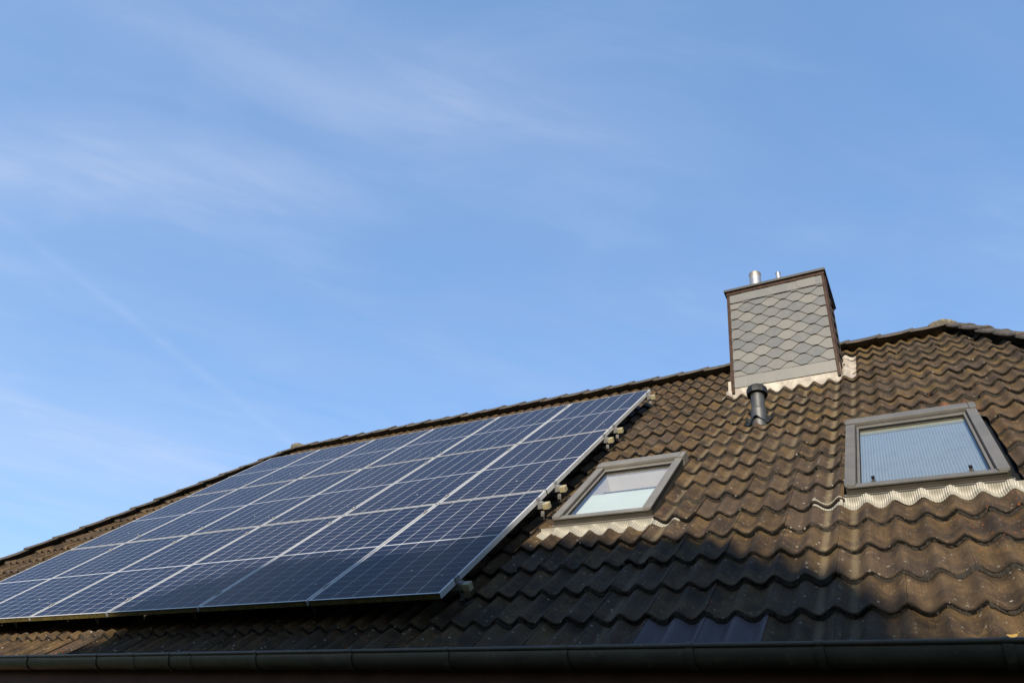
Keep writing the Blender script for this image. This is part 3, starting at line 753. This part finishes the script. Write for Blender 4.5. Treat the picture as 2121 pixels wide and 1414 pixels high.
# fascia, soffit, walls
wx0, wx1, wy0, wy1 = botL.x + 0.38, botR.x - 0.38, 0.30, YB - 0.42
f = MB(); fy = GY + GR + 0.004
f.box(gx0 + 0.05, gx1 - 0.05, fy, fy + 0.025, -0.56, -0.37)
f.box(gx0 + 0.05, gx1 - 0.05, YB + 0.02, YB + 0.045, -0.56, -0.37)
f.box(gx0 + 0.025, gx0 + 0.049, fy, YB + 0.045, -0.56, -0.40)
f.box(gx1 - 0.049, gx1 - 0.025, fy, YB + 0.045, -0.56, -0.40)
f.build('fascia', M['fascia'], house, label='dark brown board behind the gutter')
s = MB()
for k in range(int((wy0 - fy) / 0.1) + 1):
    y0 = fy + 0.027 + k * 0.1
    if y0 < wy0: s.box(gx0 + 0.06, gx1 - 0.06, y0, min(y0 + 0.096, wy0 - 0.002), -0.548, -0.535)
s.build('soffit', M['fascia'], house, label='brown boarded underside of the eave')
w = MB()
for (a, b, c, d) in ((wx0, wx1, wy0, wy0 + 0.3), (wx0, wx1, wy1 - 0.3, wy1), (wx0, wx0 + 0.3, wy0 + 0.3, wy1 - 0.3), (wx1 - 0.3, wx1, wy0 + 0.3, wy1 - 0.3)):
    w.box(a, b, c, d, GZ, -0.50)
w.build('wall', M['render'], house, label='rendered outside walls under the eaves')
c_ = MB(); c_.box(wx0 + 0.3, wx1 - 0.3, wy0 + 0.3, wy1 - 0.3, -0.60, -0.55); c_.build('ceiling', M['white_paint'], house)

# ------------------------------------------------------------------ chimney
chimney = MB(); X0, X1, Y0, Y1, ZT = CH
chimney.box(X0, X1, Y0, Y1, 3.0, ZT)
chimney = chimney.build('chimney', M['cap_metal'], house, label='chimney clad in overlapping grey slates with a dark metal cap')
def slate_face(tf, xa, xb, za, zb, name, bands=True, seed=1, dark=1.0, lab=None):
    """elongated hexagon slates in half-offset rows, each a thin plate leaning outwards at its foot"""
    r = random.Random(seed); P, H = 0.283, 0.0795
    V, Fc, Rn = [], [], []
    bm = bmesh.new(); lay = bm.faces.layers.float.new('rnd')
    def plate(pts, t=0.012, rn=None, slope=0.10, out0=0.0):
        rn = r.random() if rn is None else rn; zmin = min(p[1] for p in pts)
        o = lambda z: 0.0245 + out0 - (z - zmin) * slope + jit
        jit = r.uniform(-0.0007, 0.0010)
        fr = [bm.verts.new(tf(x, z, o(z))) for x, z in pts]; bk = [bm.verts.new(tf(x, z, o(z) - t)) for x, z in pts]
        n = len(pts); fs = [bm.faces.new(fr), bm.faces.new(bk[::-1])] + [bm.faces.new((fr[i], bk[i], bk[(i + 1) % n], fr[(i + 1) % n])) for i in range(n)]
        for q in fs: q[lay] = rn
        for q in fs[1:]: q.material_index = 1
    zlo, zhi = za + (0.155 if bands else 0), zb - (0.135 if bands else 0)
    nrow = int((zhi - zlo) / H) + 4
    for k in range(-2, nrow):
        zc = zlo + k * H; off = (P / 2 if k % 2 else 0) + 0.05
        for j in range(-2, int((xb - xa) / P) + 3):
            xc = xa + j * P + off; g = 0.0034; jx = r.uniform(-0.002, 0.002); jz = r.uniform(-0.002, 0.002)
            bw = 0.031; wl_ = P / 2 - bw + 0.004
            pts = [(xc - wl_ + jx, zc + jz), (xc - bw + jx, zc - H + g + jz), (xc + bw + jx, zc - H + g + jz), (xc + wl_ + jx, zc + jz), (xc + wl_ + jx, zc + 0.02 + jz), (xc + 0.06 + jx, zc + 0.098 + jz), (xc - 0.06 + jx, zc + 0.098 + jz), (xc - wl_ + jx, zc + 0.02 + jz)]
            plate(pts)
    def cut(co, no, pts_from=0):
        bmesh.ops.bisect_plane(bm, geom=bm.verts[:] + bm.edges[:] + bm.faces[:], plane_co=co, plane_no=no, clear_outer=True, dist=1e-6)
    o0, ox, oz = Vector(tf(0, 0, 0)), Vector(tf(1, 0, 0)), Vector(tf(0, 1, 0)); dx, dz = ox - o0, oz - o0
    cut(tf(0, zlo, 0), tuple(-dz)); cut(tf(0, zhi, 0), tuple(dz))
    if bands:
        for (a, b, w_) in ((za, za + 0.162, 0.155), (zb - 0.142, zb, 0.165)):
            x = xa - 0.02; i = 0
            while x < xb:
                e = x + w_ + r.uniform(-0.004, 0.004)
                pts = [(x, b), (x, a + 0.035), (x + 0.035, a), (e + 0.034, a), (e + 0.034, b)]
                plate(pts, rn=r.uniform(0.6, 1.0) if a == za else r.uniform(0.3, 0.7), slope=0.02 if a == za else 0.03, out0=(-0.010 if a == za else 0.0045) + 0.0022 * (i % 2)); x = e; i += 1
    cut(tf(xa, 0, 0), tuple(-dx)); cut(tf(xb, 0, 0), tuple(dx)); cut(tf(0, za - 0.004, 0), tuple(-dz)); cut(tf(0, zb, 0), tuple(dz))
    me = bpy.data.meshes.new(name); bm.to_mesh(me); bm.free(); me.materials.append(M['slate']); me.materials.append(M['slate_edge_shade'])
    o = link(name, me, chimney)
    if lab: o['label'] = lab
    return o
def zroof(y): return RW(0, (y - SA * 0.16) / CA, -0.16)[2] if False else (y + NC * SA) / CA * SA + NC * CA
slate_face(lambda x, z, o: (x, Y0 - 0.001 - o, z), X0 + 0.002, X1 - 0.002, 3.625, 5.06, 'slate_cladding', seed=1, lab='front of grey hexagonal slates')
slate_face(lambda x, z, o: (X1 + 0.001 + o, x, z), Y0 + 0.012, Y1 - 0.012, 3.4, 5.06, 'slate_cladding', False, 2, lab='slates on the right side of the chimney')
slate_face(lambda x, z, o: (X0 - 0.001 - o, x, z), Y0 + 0.012, Y1 - 0.012, 3.4, 5.06, 'slate_cladding', False, 3, lab='slates on the left side of the chimney')
slate_face(lambda x, z, o: (x, Y1 + 0.001 + o, z), X0 + 0.012, X1 - 0.012, 3.9, 5.06, 'slate_cladding', False, 4, lab='slates on the rear of the chimney')
for (x, sx) in ((X0, -1), (X1, 1)):
    t = MB()
    t.box(x - sx * 0.003, x + sx * 0.026, Y0 - 0.033, Y0 + 0.012, 3.55, 5.055, bev=0.002)
    t.box(x + sx * 0.0305, x + sx * 0.036, Y0 - 0.012, Y0 + 0.030, 3.60, 5.05)
    t.build('corner_trim', M['brown_metal'], chimney)
    t = MB(); t.box(x - sx * 0.013, x + sx * 0.022, Y1 - 0.012, Y1 + 0.022, 4.2, 5.055, bev=0.002); t.build('corner_trim', M['brown_metal'], chimney)
cp = MB()
cp.box(X0 - 0.032, X1 + 0.032, Y0 - 0.040, Y1 + 0.034, 5.056, 5.100, 1, bev=0.002)
cp.box(X0 - 0.058, X1 + 0.050, Y0 - 0.066, Y1 + 0.060, 5.101, 5.134, 0, bev=0.002)
cp.build('chimney_cap', [M['cap_metal'], M['brown_metal']], chimney)
def flue(x, y, r, z1, name):
    fl = MB(); fl.lathe((x, y, 5.135), [(r, 0), (r, z1 - 5.135 - 0.006), (r + 0.003, z1 - 5.135 - 0.004), (r + 0.003, z1 - 5.135), (r - 0.003, z1 - 5.135), (r - 0.005, 0.06), (0.0005, 0.05)], 40)
    o = fl.build(name, M['flue'], chimney); smooth_by_angle(o, 40); return o
flue(1.28, 3.45, 0.073, 5.605, 'flue_pipe')['label'] = 'wide stainless steel flue pipe'
flue(1.565, 3.45, 0.029, 5.535, 'flue_pipe')['label'] = 'thin stainless steel pipe'
# lead dressed on to the tiles
def lead_strip(u0, u1, vlo, vhi, name, parent, mat_, up=None, du=0.012, th=0.004, edge=0.0, seed=1, lab=None, ndiv=7, ntop=None):
    m = MB(RW); r = random.Random(seed); n = int((u1 - u0) / du); rows = []
    for i in range(n + 1):
        u = u0 + (u1 - u0) * i / n
        lo = vlo(u) if callable(vlo) else vlo; hi = vhi(u) if callable(vhi) else vhi
        col = []
        for j in range(ndiv + 1):
            v = lo + (hi - lo) * j / ndiv
            col.append((u, v, tile_n_s(u, v) + th + r.uniform(-0.0012, 0.0012)))
        if up:
            for z in up: col.append((u, hi + z * SA, tile_n_s(u, hi) + th + z * CA))
        if ntop is not None: col.append((u, hi + 0.004, ntop))
        rows.append(col)
    q = len(rows[0]); vs = [p for c in rows for p in c]
    fs = [(i * q + j, (i + 1) * q + j, (i + 1) * q + j + 1, i * q + j + 1) for i in range(n) for j in range(q - 1)]
    m.add(vs, fs, 0, True)
    # turned-down lower edge
    lo = [(c[0][0], c[0][1] - 0.001, c[0][2] - 0.004) for c in rows]
    m.add([c[0] for c in rows] + lo, [(i, i + 1, n + 2 + i, n + 1 + i) for i in range(n)], 0)
    return m.build(name, mat_, parent, fix=False, label=lab)
def tile_n_s(u, v): return tile_n(u, v) + 0.003
vch = lambda y: (y + (NC - 0.01) * SA) / CA
vf = vch(Y0)
def y0_point(u, y):
    v = vf
    for _ in range(6): v = (y + (tile_n_s(u, v) + 0.004) * SA) / CA
    return v
lf_ = MB(); n_ = 90; rows_ = []; rl_ = random.Random(4)
for i in range(n_ + 1):
    u = X0 - 0.07 + (X1 - X0 + 0.10) * i / n_; v = y0_point(u, Y0 - 0.006); w_ = 0.060 + 0.008 * math.sin(u * 23)
    col = [RW(u, v - w_ * t, tile_n_s(u, v - w_ * t) + 0.005 + rl_.uniform(-0.001, 0.001)) for t in (1, 0.66, 0.33)]
    b0 = Vector(RW(u, v, tile_n_s(u, v) + 0.006)); b0.y = Y0 - 0.012
    col += [tuple(b0), (u, Y0 - 0.007 + rl_.uniform(-0.001, 0.001), b0.z + 0.03), (u, Y0 - 0.005, max(b0.z + 0.05, 3.66)), (u, Y0 - 0.004, 3.74)]
    lo = Vector(col[0]) + Vector(RW(0, -0.001, -0.006)); rows_.append([tuple(lo)] + col)
q_ = len(rows_[0])
lf_.add([p for c in rows_ for p in c], [(i * q_ + j, (i + 1) * q_ + j, (i + 1) * q_ + j + 1, i * q_ + j + 1) for i in range(n_) for j in range(q_ - 1)], 0, True)
lf_.build('lead_flashing', M['lead'], chimney, fix=False, label='pale lead flashing along the foot of the chimney')
lead_strip(X1 + 0.028, X1 + 0.165, lambda u: vf - 0.10 + 0.01 * math.sin(u * 40), vf + 0.98, 'lead_flashing', chimney, M['lead'], th=0.013, ndiv=60, lab='cream lead apron on the tiles right of the chimney')
lead_strip(X0 - 0.135, X0 - 0.02, lambda u: vf - 0.10 + 0.01 * math.sin(u * 50), lambda u: vf + 0.30, 'lead_flashing', chimney, M['lead'], th=0.013, ndiv=20, lab='stained lead apron left of the chimney foot')

# ------------------------------------------------------------------ vent pipe
VX, VY = 1.402, 2.417
vp = MB(); vp.lathe((VX, VY, 2.50), [(0.073, 0), (0.073, 0.192), (0.075, 0.206), (0.071, 0.214), (0.064, 0.218), (0.062, 0.365), (0.066, 0.367), (0.066, 0.376), (0.061, 0.378), (0.061, 0.388), (0.066, 0.390), (0.066, 0.399), (0.061, 0.401), (0.061, 0.411), (0.066, 0.413), (0.066, 0.422), (0.058, 0.426)], 44)
vent = vp.build('vent_pipe', M['grey_plastic'], house, label='dark grey plastic vent pipe rising from the tiles'); smooth_by_angle(vent, 35)
vc = MB()
vc.lathe((VX, VY, 2.940), [(0.055, -0.015), (0.092, -0.050), (0.096, -0.050), (0.099, -0.020), (0.098, 0.012), (0.088, 0.030), (0.060, 0.042), (0.001, 0.046)], 12, smooth=False)
vc = vc.build('vent_cap', M['black_plastic'], vent, label='black faceted cap on the vent pipe')
bt = MB(RW); vb_ = (VY + (NC - 0.015) * SA) / CA
NU, NV = 40, 14; vs = []
for i in range(NU + 1):
    u = VX - 0.135 + 0.27 * i / NU
    for j in range(NV + 1):
        v = vb_ - 0.09 + 0.20 * j / NV; d = math.hypot(u - VX, (v - vb_) * 0.7)
        vs.append((u, v, tile_n_s(u, v) + 0.006 + 0.05 * math.exp(-(max(0, d - 0.06) / 0.03) ** 2)))
bt.add(vs, [(i * (NV + 1) + j, (i + 1) * (NV + 1) + j, (i + 1) * (NV + 1) + j + 1, i * (NV + 1) + j + 1) for i in range(NU) for j in range(NV)], 0, True)
bt.build('vent_base', M['black_plastic'], vent, fix=False, label='glossy black moulded base tile around the vent pipe')

# ------------------------------------------------------------------ roof windows
def roof_window(S, label, pleated, ext_l, ext_r, hooks):
    u0, u1, v0, v1 = S; NT = -0.100; cw = 0.068
    root = empty('roof_window', RW((u0 + u1) / 2, v0, NC)); root.parent = house
    root.matrix_parent_inverse = MW[house.name].inverted(); root['label'] = label
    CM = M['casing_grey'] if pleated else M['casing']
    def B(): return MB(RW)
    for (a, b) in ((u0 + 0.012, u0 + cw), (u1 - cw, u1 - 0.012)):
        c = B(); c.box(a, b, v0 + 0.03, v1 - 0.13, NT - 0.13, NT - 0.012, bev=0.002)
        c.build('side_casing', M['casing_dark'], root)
    for (a, b, nm) in ((u0, u0 + cw - 0.004, 0), (u1 - cw + 0.004, u1, 1)):
        vm = v1 - 0.13 - 0.38 * (v1 - v0)
        k = B(); k.box(a, b, v0 + 0.018, vm - 0.0012, NT - 0.011, NT, bev=0.003); k.box(a, b, vm + 0.0012, v1 - 0.125, NT - 0.0115, NT + 0.001, bev=0.003)
        k.box(a + (0.0 if nm else cw - 0.008), a + (0.003 if nm else cw - 0.004), v0 + 0.018, v1 - 0.13, NT - 0.035, NT - 0.012)
        # rounded foot
        k.box(a + 0.004, b - 0.004, v0 + 0.004, v0 + 0.018, NT - 0.017, NT - 0.004, bev=0.003)
        k.build('side_cover', CM, root)
    h = B(); h.box(u0 - 0.006, u1 - 0.040, v1 - 0.115, v1 - 0.028, NT - 0.020, NT + 0.012, bev=0.006)
    h.box(u0 + 0.004, u1 - 0.045, v1 - 0.0275, v1, NT - 0.055, NT + 0.012, bev=0.004)
    h.box(u0 - 0.001, u1 + 0.001, v1 - 0.124, v1 - 0.002, NT - 0.08, NT - 0.0205)
    h.build('hood', CM, root)
    e = B(); e.box(u1 - 0.038, u1 + 0.006, v1 - 0.135, v1 + 0.004, NT - 0.085, NT + 0.010, bev=0.003); e.build('hood_end', CM, root)
    b = B(); b.box(u0 + 0.015, u1 - 0.015, v0 + 0.001, v0 + 0.055, NT - 0.024, NT - 0.012, bev=0.003); b.build('bottom_cover', CM, root)
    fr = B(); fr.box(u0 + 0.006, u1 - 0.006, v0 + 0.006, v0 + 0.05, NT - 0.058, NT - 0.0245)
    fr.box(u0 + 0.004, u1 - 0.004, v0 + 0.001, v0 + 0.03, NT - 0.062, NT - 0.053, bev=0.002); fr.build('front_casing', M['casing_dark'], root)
    lp = B(); lp.box(u0 - 0.012, u1 + 0.012, v0 - 0.006, v0 + 0.02, NT - 0.077, NT - 0.063, bev=0.002); lp.build('sill', CM, root)
    # sash
    sa = 0.030; su0, su1, sv0, sv1 = u0 + cw + 0.004, u1 - cw - 0.004, v0 + 0.058, v1 - 0.128
    sh = B()
    for (a, b_, c_, d_) in ((su0, su0 + 0.017, sv0, sv1), (su1 - 0.017, su1, sv0, sv1), (su0 + 0.017, su1 - 0.017, sv0, sv0 + 0.018), (su0 + 0.017, su1 - 0.017, sv1 - 0.036, sv1)):
        sh.box(a, b_, c_, d_, NT - 0.080, NT - 0.022, bev=0.003)
    sh.build('sash', CM, root)
    gk = B(); ga, gb, gc, gd = su0 + 0.017, su1 - 0.017, sv0 + 0.018, sv1 - 0.036
    for (a, b_, c_, d_) in ((ga, ga + 0.005, gc, gd), (gb - 0.005, gb, gc, gd), (ga + 0.005, gb - 0.005, gc, gc + 0.006), (ga + 0.005, gb - 0.005, gd - 0.006, gd)):
        gk.box(a, b_, c_, d_, NT - 0.045, NT - 0.029)
    gk.box(u0 + cw - 0.001, su0 - 0.0005, v0 + 0.05, v1 - 0.128, NT - 0.12, NT - 0.055); gk.box(su1 + 0.0005, u1 - cw + 0.001, v0 + 0.05, v1 - 0.128, NT - 0.12, NT - 0.055)
    gk.build('gasket', M['rubber'], root)
    p = B(); p.box(ga + 0.001, gb - 0.001, gc + 0.001, gd - 0.001, NT - 0.040, NT - 0.036); p.build('pane', M['glass'], root, label='clean reflecting window pane')
    # inside lining and blind
    li = B(); dp = NT - 0.42
    li.box(ga - 0.012, ga, gc, gd, dp, NT - 0.05); li.box(gb, gb + 0.012, gc, gd, dp, NT - 0.05)
    li.box(ga - 0.012, gb + 0.012, gc - 0.012, gc, dp, NT - 0.05); li.box(ga - 0.012, gb + 0.012, gd, gd + 0.012, dp, NT - 0.05)
    li.box(ga - 0.012, gb + 0.012, gc - 0.012, gd + 0.012, dp - 0.012, dp)
    li.build('lining', M['lining'] if not pleated else M['white_paint'], root)
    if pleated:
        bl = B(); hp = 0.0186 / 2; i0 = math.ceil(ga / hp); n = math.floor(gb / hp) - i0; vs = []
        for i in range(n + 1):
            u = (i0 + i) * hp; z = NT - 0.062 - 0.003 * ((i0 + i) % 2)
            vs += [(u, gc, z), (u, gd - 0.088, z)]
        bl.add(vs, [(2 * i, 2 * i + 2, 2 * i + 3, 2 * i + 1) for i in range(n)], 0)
        bl.build('pleated_blind', M['pleats'], root, fix=False, label='pleated blind with upright folds, coloured with the blue of the reflected sky')
        hb = B()
        for k in range(6): hb.box(ga + 0.003, gb - 0.003, gd - 0.086 + 0.0142 * k, gd - 0.076 + 0.0142 * k, NT - 0.075, NT - 0.055, bev=0.002)
        hb.build('blind_rail', M['blind_stack'], root)
    else:
        bl = B(); sp_ = gc + 0.56 * (gd - gc)
        bl.box(ga + 0.004, gb - 0.004, gc + 0.002, sp_, NT - 0.085, NT - 0.078); bl.build('roller_blind', M['blind_pale'], root, label='pale greenish white blind over the lower half')
        hb = B(); hb.box(ga + 0.03, gb - 0.01, sp_ + 0.115, sp_ + 0.130, NT - 0.13, NT - 0.115, bev=0.002); hb.build('blind_rail', CM, root)
        hb = B(); hb.box(ga + 0.03, gb - 0.01, sp_ + 0.180, sp_ + 0.192, NT - 0.14, NT - 0.128, bev=0.002); hb.build('blind_rail', CM, root)
        hb = B(); hb.box(ga + 0.004, gb - 0.004, sp_ + 0.001, sp_ + 0.105, NT - 0.17, NT - 0.16); hb.build('inner_ledge', M['white_paint'], root)
    for hk in hooks:
        x = ga + hk * (gb - ga); q = B()
        q.box(x - 0.013, x + 0.013, gc - 0.022, gc + 0.004, NT - 0.019, NT - 0.010, bev=0.002); q.box(x - 0.008, x + 0.008, gc + 0.0045, gc + 0.030, NT - 0.032, NT - 0.006, bev=0.002)
        q.build('glass_clip', M['steel_dull'], root)
        q = B(); q.box(x - 0.010, x + 0.010, gc + 0.006, gc + 0.036, NT - 0.0055, NT + 0.006, bev=0.002); q.build('clip_pad', M['rubber'], root)
    # channels either side and ribbed apron dressed over the tiles
    for (a, b_) in ((u0 - 0.034, u0 + 0.011), (u1 - 0.011, u1 + 0.10)):
        ch = B(); ch.box(a, b_, v0 - 0.02, v1 + 0.04, -0.262, -0.254); ch.build('side_channel', M['rubber'], root)
    lead_strip(u0 - (ext_l if pleated is False else 0.02), u1 + (ext_r if pleated else 0.015), lambda u: v0 - (0.098 if pleated else 0.115) + 0.004 * math.sin(u * 31), lambda u: v0 - 0.016, 'apron_flashing', root, M['apron'], th=0.004, du=0.004, ndiv=8, ntop=NT - 0.072, lab='pale ribbed flashing skirt below the window')
    cf = V0 + 3 * GAUGE                                                  # the skirt also peeps out below the next course beside the window
    ea, eb = (u0 - 0.20, u0 - 0.024) if pleated else (u1 + 0.018, u1 + 0.19)
    lead_strip(ea, eb, lambda u: cf - 0.040 - 0.055 * (1 - min(1, abs(u - (u0 if pleated else u1)) / 0.12)), lambda u: cf + 0.006, 'apron_end', root, M['apron'], th=0.004, du=0.004, ndiv=5, lab='end of the ribbed flashing under the neighbouring tiles')
    for o in root.children: 
        o.matrix_parent_inverse = MW[root.name].inverted()
    return root
def vlo_edge(u, v0):
    return v0 - 0.175
roof_window(SKY1, 'smaller roof window with a pale blind, next to the solar panels', False, 0.10, 0.0, ())
roof_window(SKY2, 'larger roof window reflecting blue sky over a pleated blind, at the right', True, 0.05, 0.16, (0.11, 0.86))

# ------------------------------------------------------------------ solar panels
def panel_frame_mb():
    m = MB(); t = 0.0105; H = 0.038
    def bar(x0, x1, y0, y1): m.box(x0, x1, y0, y1, -H, 0.0, bev=0.0008)
    bar(0, t, 0, PH); bar(PW - t, PW, 0, PH); bar(t, PW - t, 0, t); bar(t, PW - t, PH - t, PH)
    return m
def copy_tree(o, parent=None):
    c = o.copy(); COL.objects.link(c); c.parent = parent
    for ch in o.children: copy_tree(ch, c)
    return c
proto = None
PU, PV = 1.060, 1.68172
ordi = ['rightmost', 'second from the right', 'third from the right', 'fourth from the right', 'fifth from the right', 'leftmost']
rown = ['bottom', 'middle', 'top']
rowt = ['above gutter', 'of three', 'below ridge']
pr_ = random.Random(21)
for j in range(3):
    for i in range(6):
        if proto is None:
            proto = bpy.data.objects.new('solar_panel', None); COL.objects.link(proto); o = proto
            fo = panel_frame_mb().build('frame', M['panel_frame'], proto)
            gm = MB(); gm.box(0.0100, PW - 0.0100, 0.0100, PH - 0.0100, -0.0075, -0.0022); gm.build('cell_sheet', M['cells'], proto)
            bk = MB(); bk.box(0.45, 0.57, PH - 0.14, PH - 0.05, -0.028, -0.0085, bev=0.002); bk.build('junction_box', M['black_plastic'], proto)
        else: o = copy_tree(proto)
        u = -i * PU - 0.004 - PW + pr_.uniform(-0.0015, 0.0015); v = j * PV + 0.004 + pr_.uniform(-0.001, 0.001)
        o.rotation_mode = 'QUATERNION'; o.location = RW(u, v, pr_.uniform(-0.001, 0.001)); o.rotation_quaternion = RM.to_quaternion()
        where = ordi[i]
        tag(o, '%s solar panel in the %s row %s' % (where, rown[j], rowt[j]), 'solar panel', 'solar panels laid in three rows on the roof')

# ------------------------------------------------------------------ mounting rails
rail_v = [0.205, 1.50, 1.86, 3.17, 3.50, 4.86]
rl = ['lowest', 'second lowest', 'third lowest', 'third highest', 'second highest', 'highest']
for i, rv in enumerate(rail_v):
    root = empty('mounting_rail', RW(0.05, rv, -0.06)); 
    m = MB(RW); m.box(-6 * PU + 0.0, 0.052, rv - 0.020, rv + 0.020, -0.0800, -0.0395, bev=0.002)
    m.build('rail', M['alu'], root)
    m = MB(RW); m.box(0.032, 0.084, rv - 0.024, rv + 0.024, -0.088, -0.0405, bev=0.003)
    m.build('end_cap', M['cream'], root, label='cream plastic cap on the end of the rail')
    # clamps
    for k in range(0, 6):
        uc = -k * PU
        m = MB(RW)
        if k == 0:
            m.box(-0.010, 0.004, rv - 0.022, rv + 0.022, 0.0005, 0.005, bev=0.001); m.box(0.0005, 0.005, rv - 0.022, rv + 0.022, -0.039, 0.0003)
            m.box(0.0055, 0.030, rv - 0.018, rv + 0.018, -0.036, -0.031, bev=0.001)
        else:
            m.box(uc - 0.013, uc + 0.005, rv - 0.028, rv + 0.028, 0.0015, 0.0055, bev=0.001); m.lathe((uc - 0.004, rv, 0.0055), [(0.007, 0), (0.007, 0.005), (0.004, 0.006), (0.0038, 0.001), (0.0003, 0.001)], 12)
        m.build('clamp', M['alu'], root)
    # roof hooks: a flat strap from the rail down to the tile trough
    for uh in (0.018, -1.19, -2.4, -3.6, -4.8):
        m = MB(RW); u = uh; tn = tile_n(u, rv - 0.05)
        path = [(rv - 0.0, -0.081), (rv - 0.012, -0.100), (rv - 0.030, -0.118), (rv - 0.040, -0.135), (rv - 0.042, min(-0.15, tn + 0.022)), (rv - 0.015, min(-0.155, tn + 0.012)), (rv + 0.10, tile_n(u, rv + 0.1) + 0.006)]
        sec = []
        vs = []
        for (a, b) in path: vs += [(u - 0.015, a, b), (u + 0.015, a, b), (u + 0.015, a + 0.004, b - 0.004), (u - 0.015, a + 0.004, b - 0.004)]
        fs = [(4 * q + r_, 4 * q + (r_ + 1) % 4, 4 * q + 4 + (r_ + 1) % 4, 4 * q + 4 + r_) for q in range(len(path) - 1) for r_ in range(4)]
        m.add(vs, fs); m.add([(u, rv - 0.03, -0.12)] * 1, [])
        m.lathe((u, rv - 0.044, -0.128), [(0.008, 0), (0.008, 0.008), (0.001, 0.009)], 8, axis=(0, -1, 0.3))
        m.build('roof_hook', M['steel_dull'], root)
    tag(root, '%s mounting rail with cream end cap at the right edge of the panels' % rl[i], 'mounting rail', 'rails carrying the solar panels')

# ------------------------------------------------------------------ fallen leaves above the gutter
for (u, v, lab) in ((0.537, -0.30, 'yellow fallen leaf on the lowest tiles, left of the clean blue tiles'), (2.339, -0.26, 'yellow fallen leaf on the lowest tiles, under the larger roof window'), (2.776, -0.245, 'crumpled yellow leaf on the lowest tiles at the far right edge')):
    m = MB(RW); z = tile_n(u, v) + 0.004; pts = []
    for k in range(10):
        a = 2 * math.pi * k / 10; r = 0.020 * (1 + 0.25 * math.sin(3 * a + u))
        pts.append((u + r * math.cos(a) * 1.2, v + r * 0.7 * math.sin(a), z + 0.006 * math.cos(2 * a)))
    m.add(pts + [(u, v, z)], [(k, (k + 1) % 10, 10) for k in range(10)], 0, True)
    m.tube([(u + 0.022, v, z + 0.006), (u + 0.036, v + 0.004, z + 0.010)], 0.001, 5)
    tag(m.build('fallen_leaf', M['dry_leaf'], None, fix=False), lab, 'leaf', 'leaves lying above the gutter')
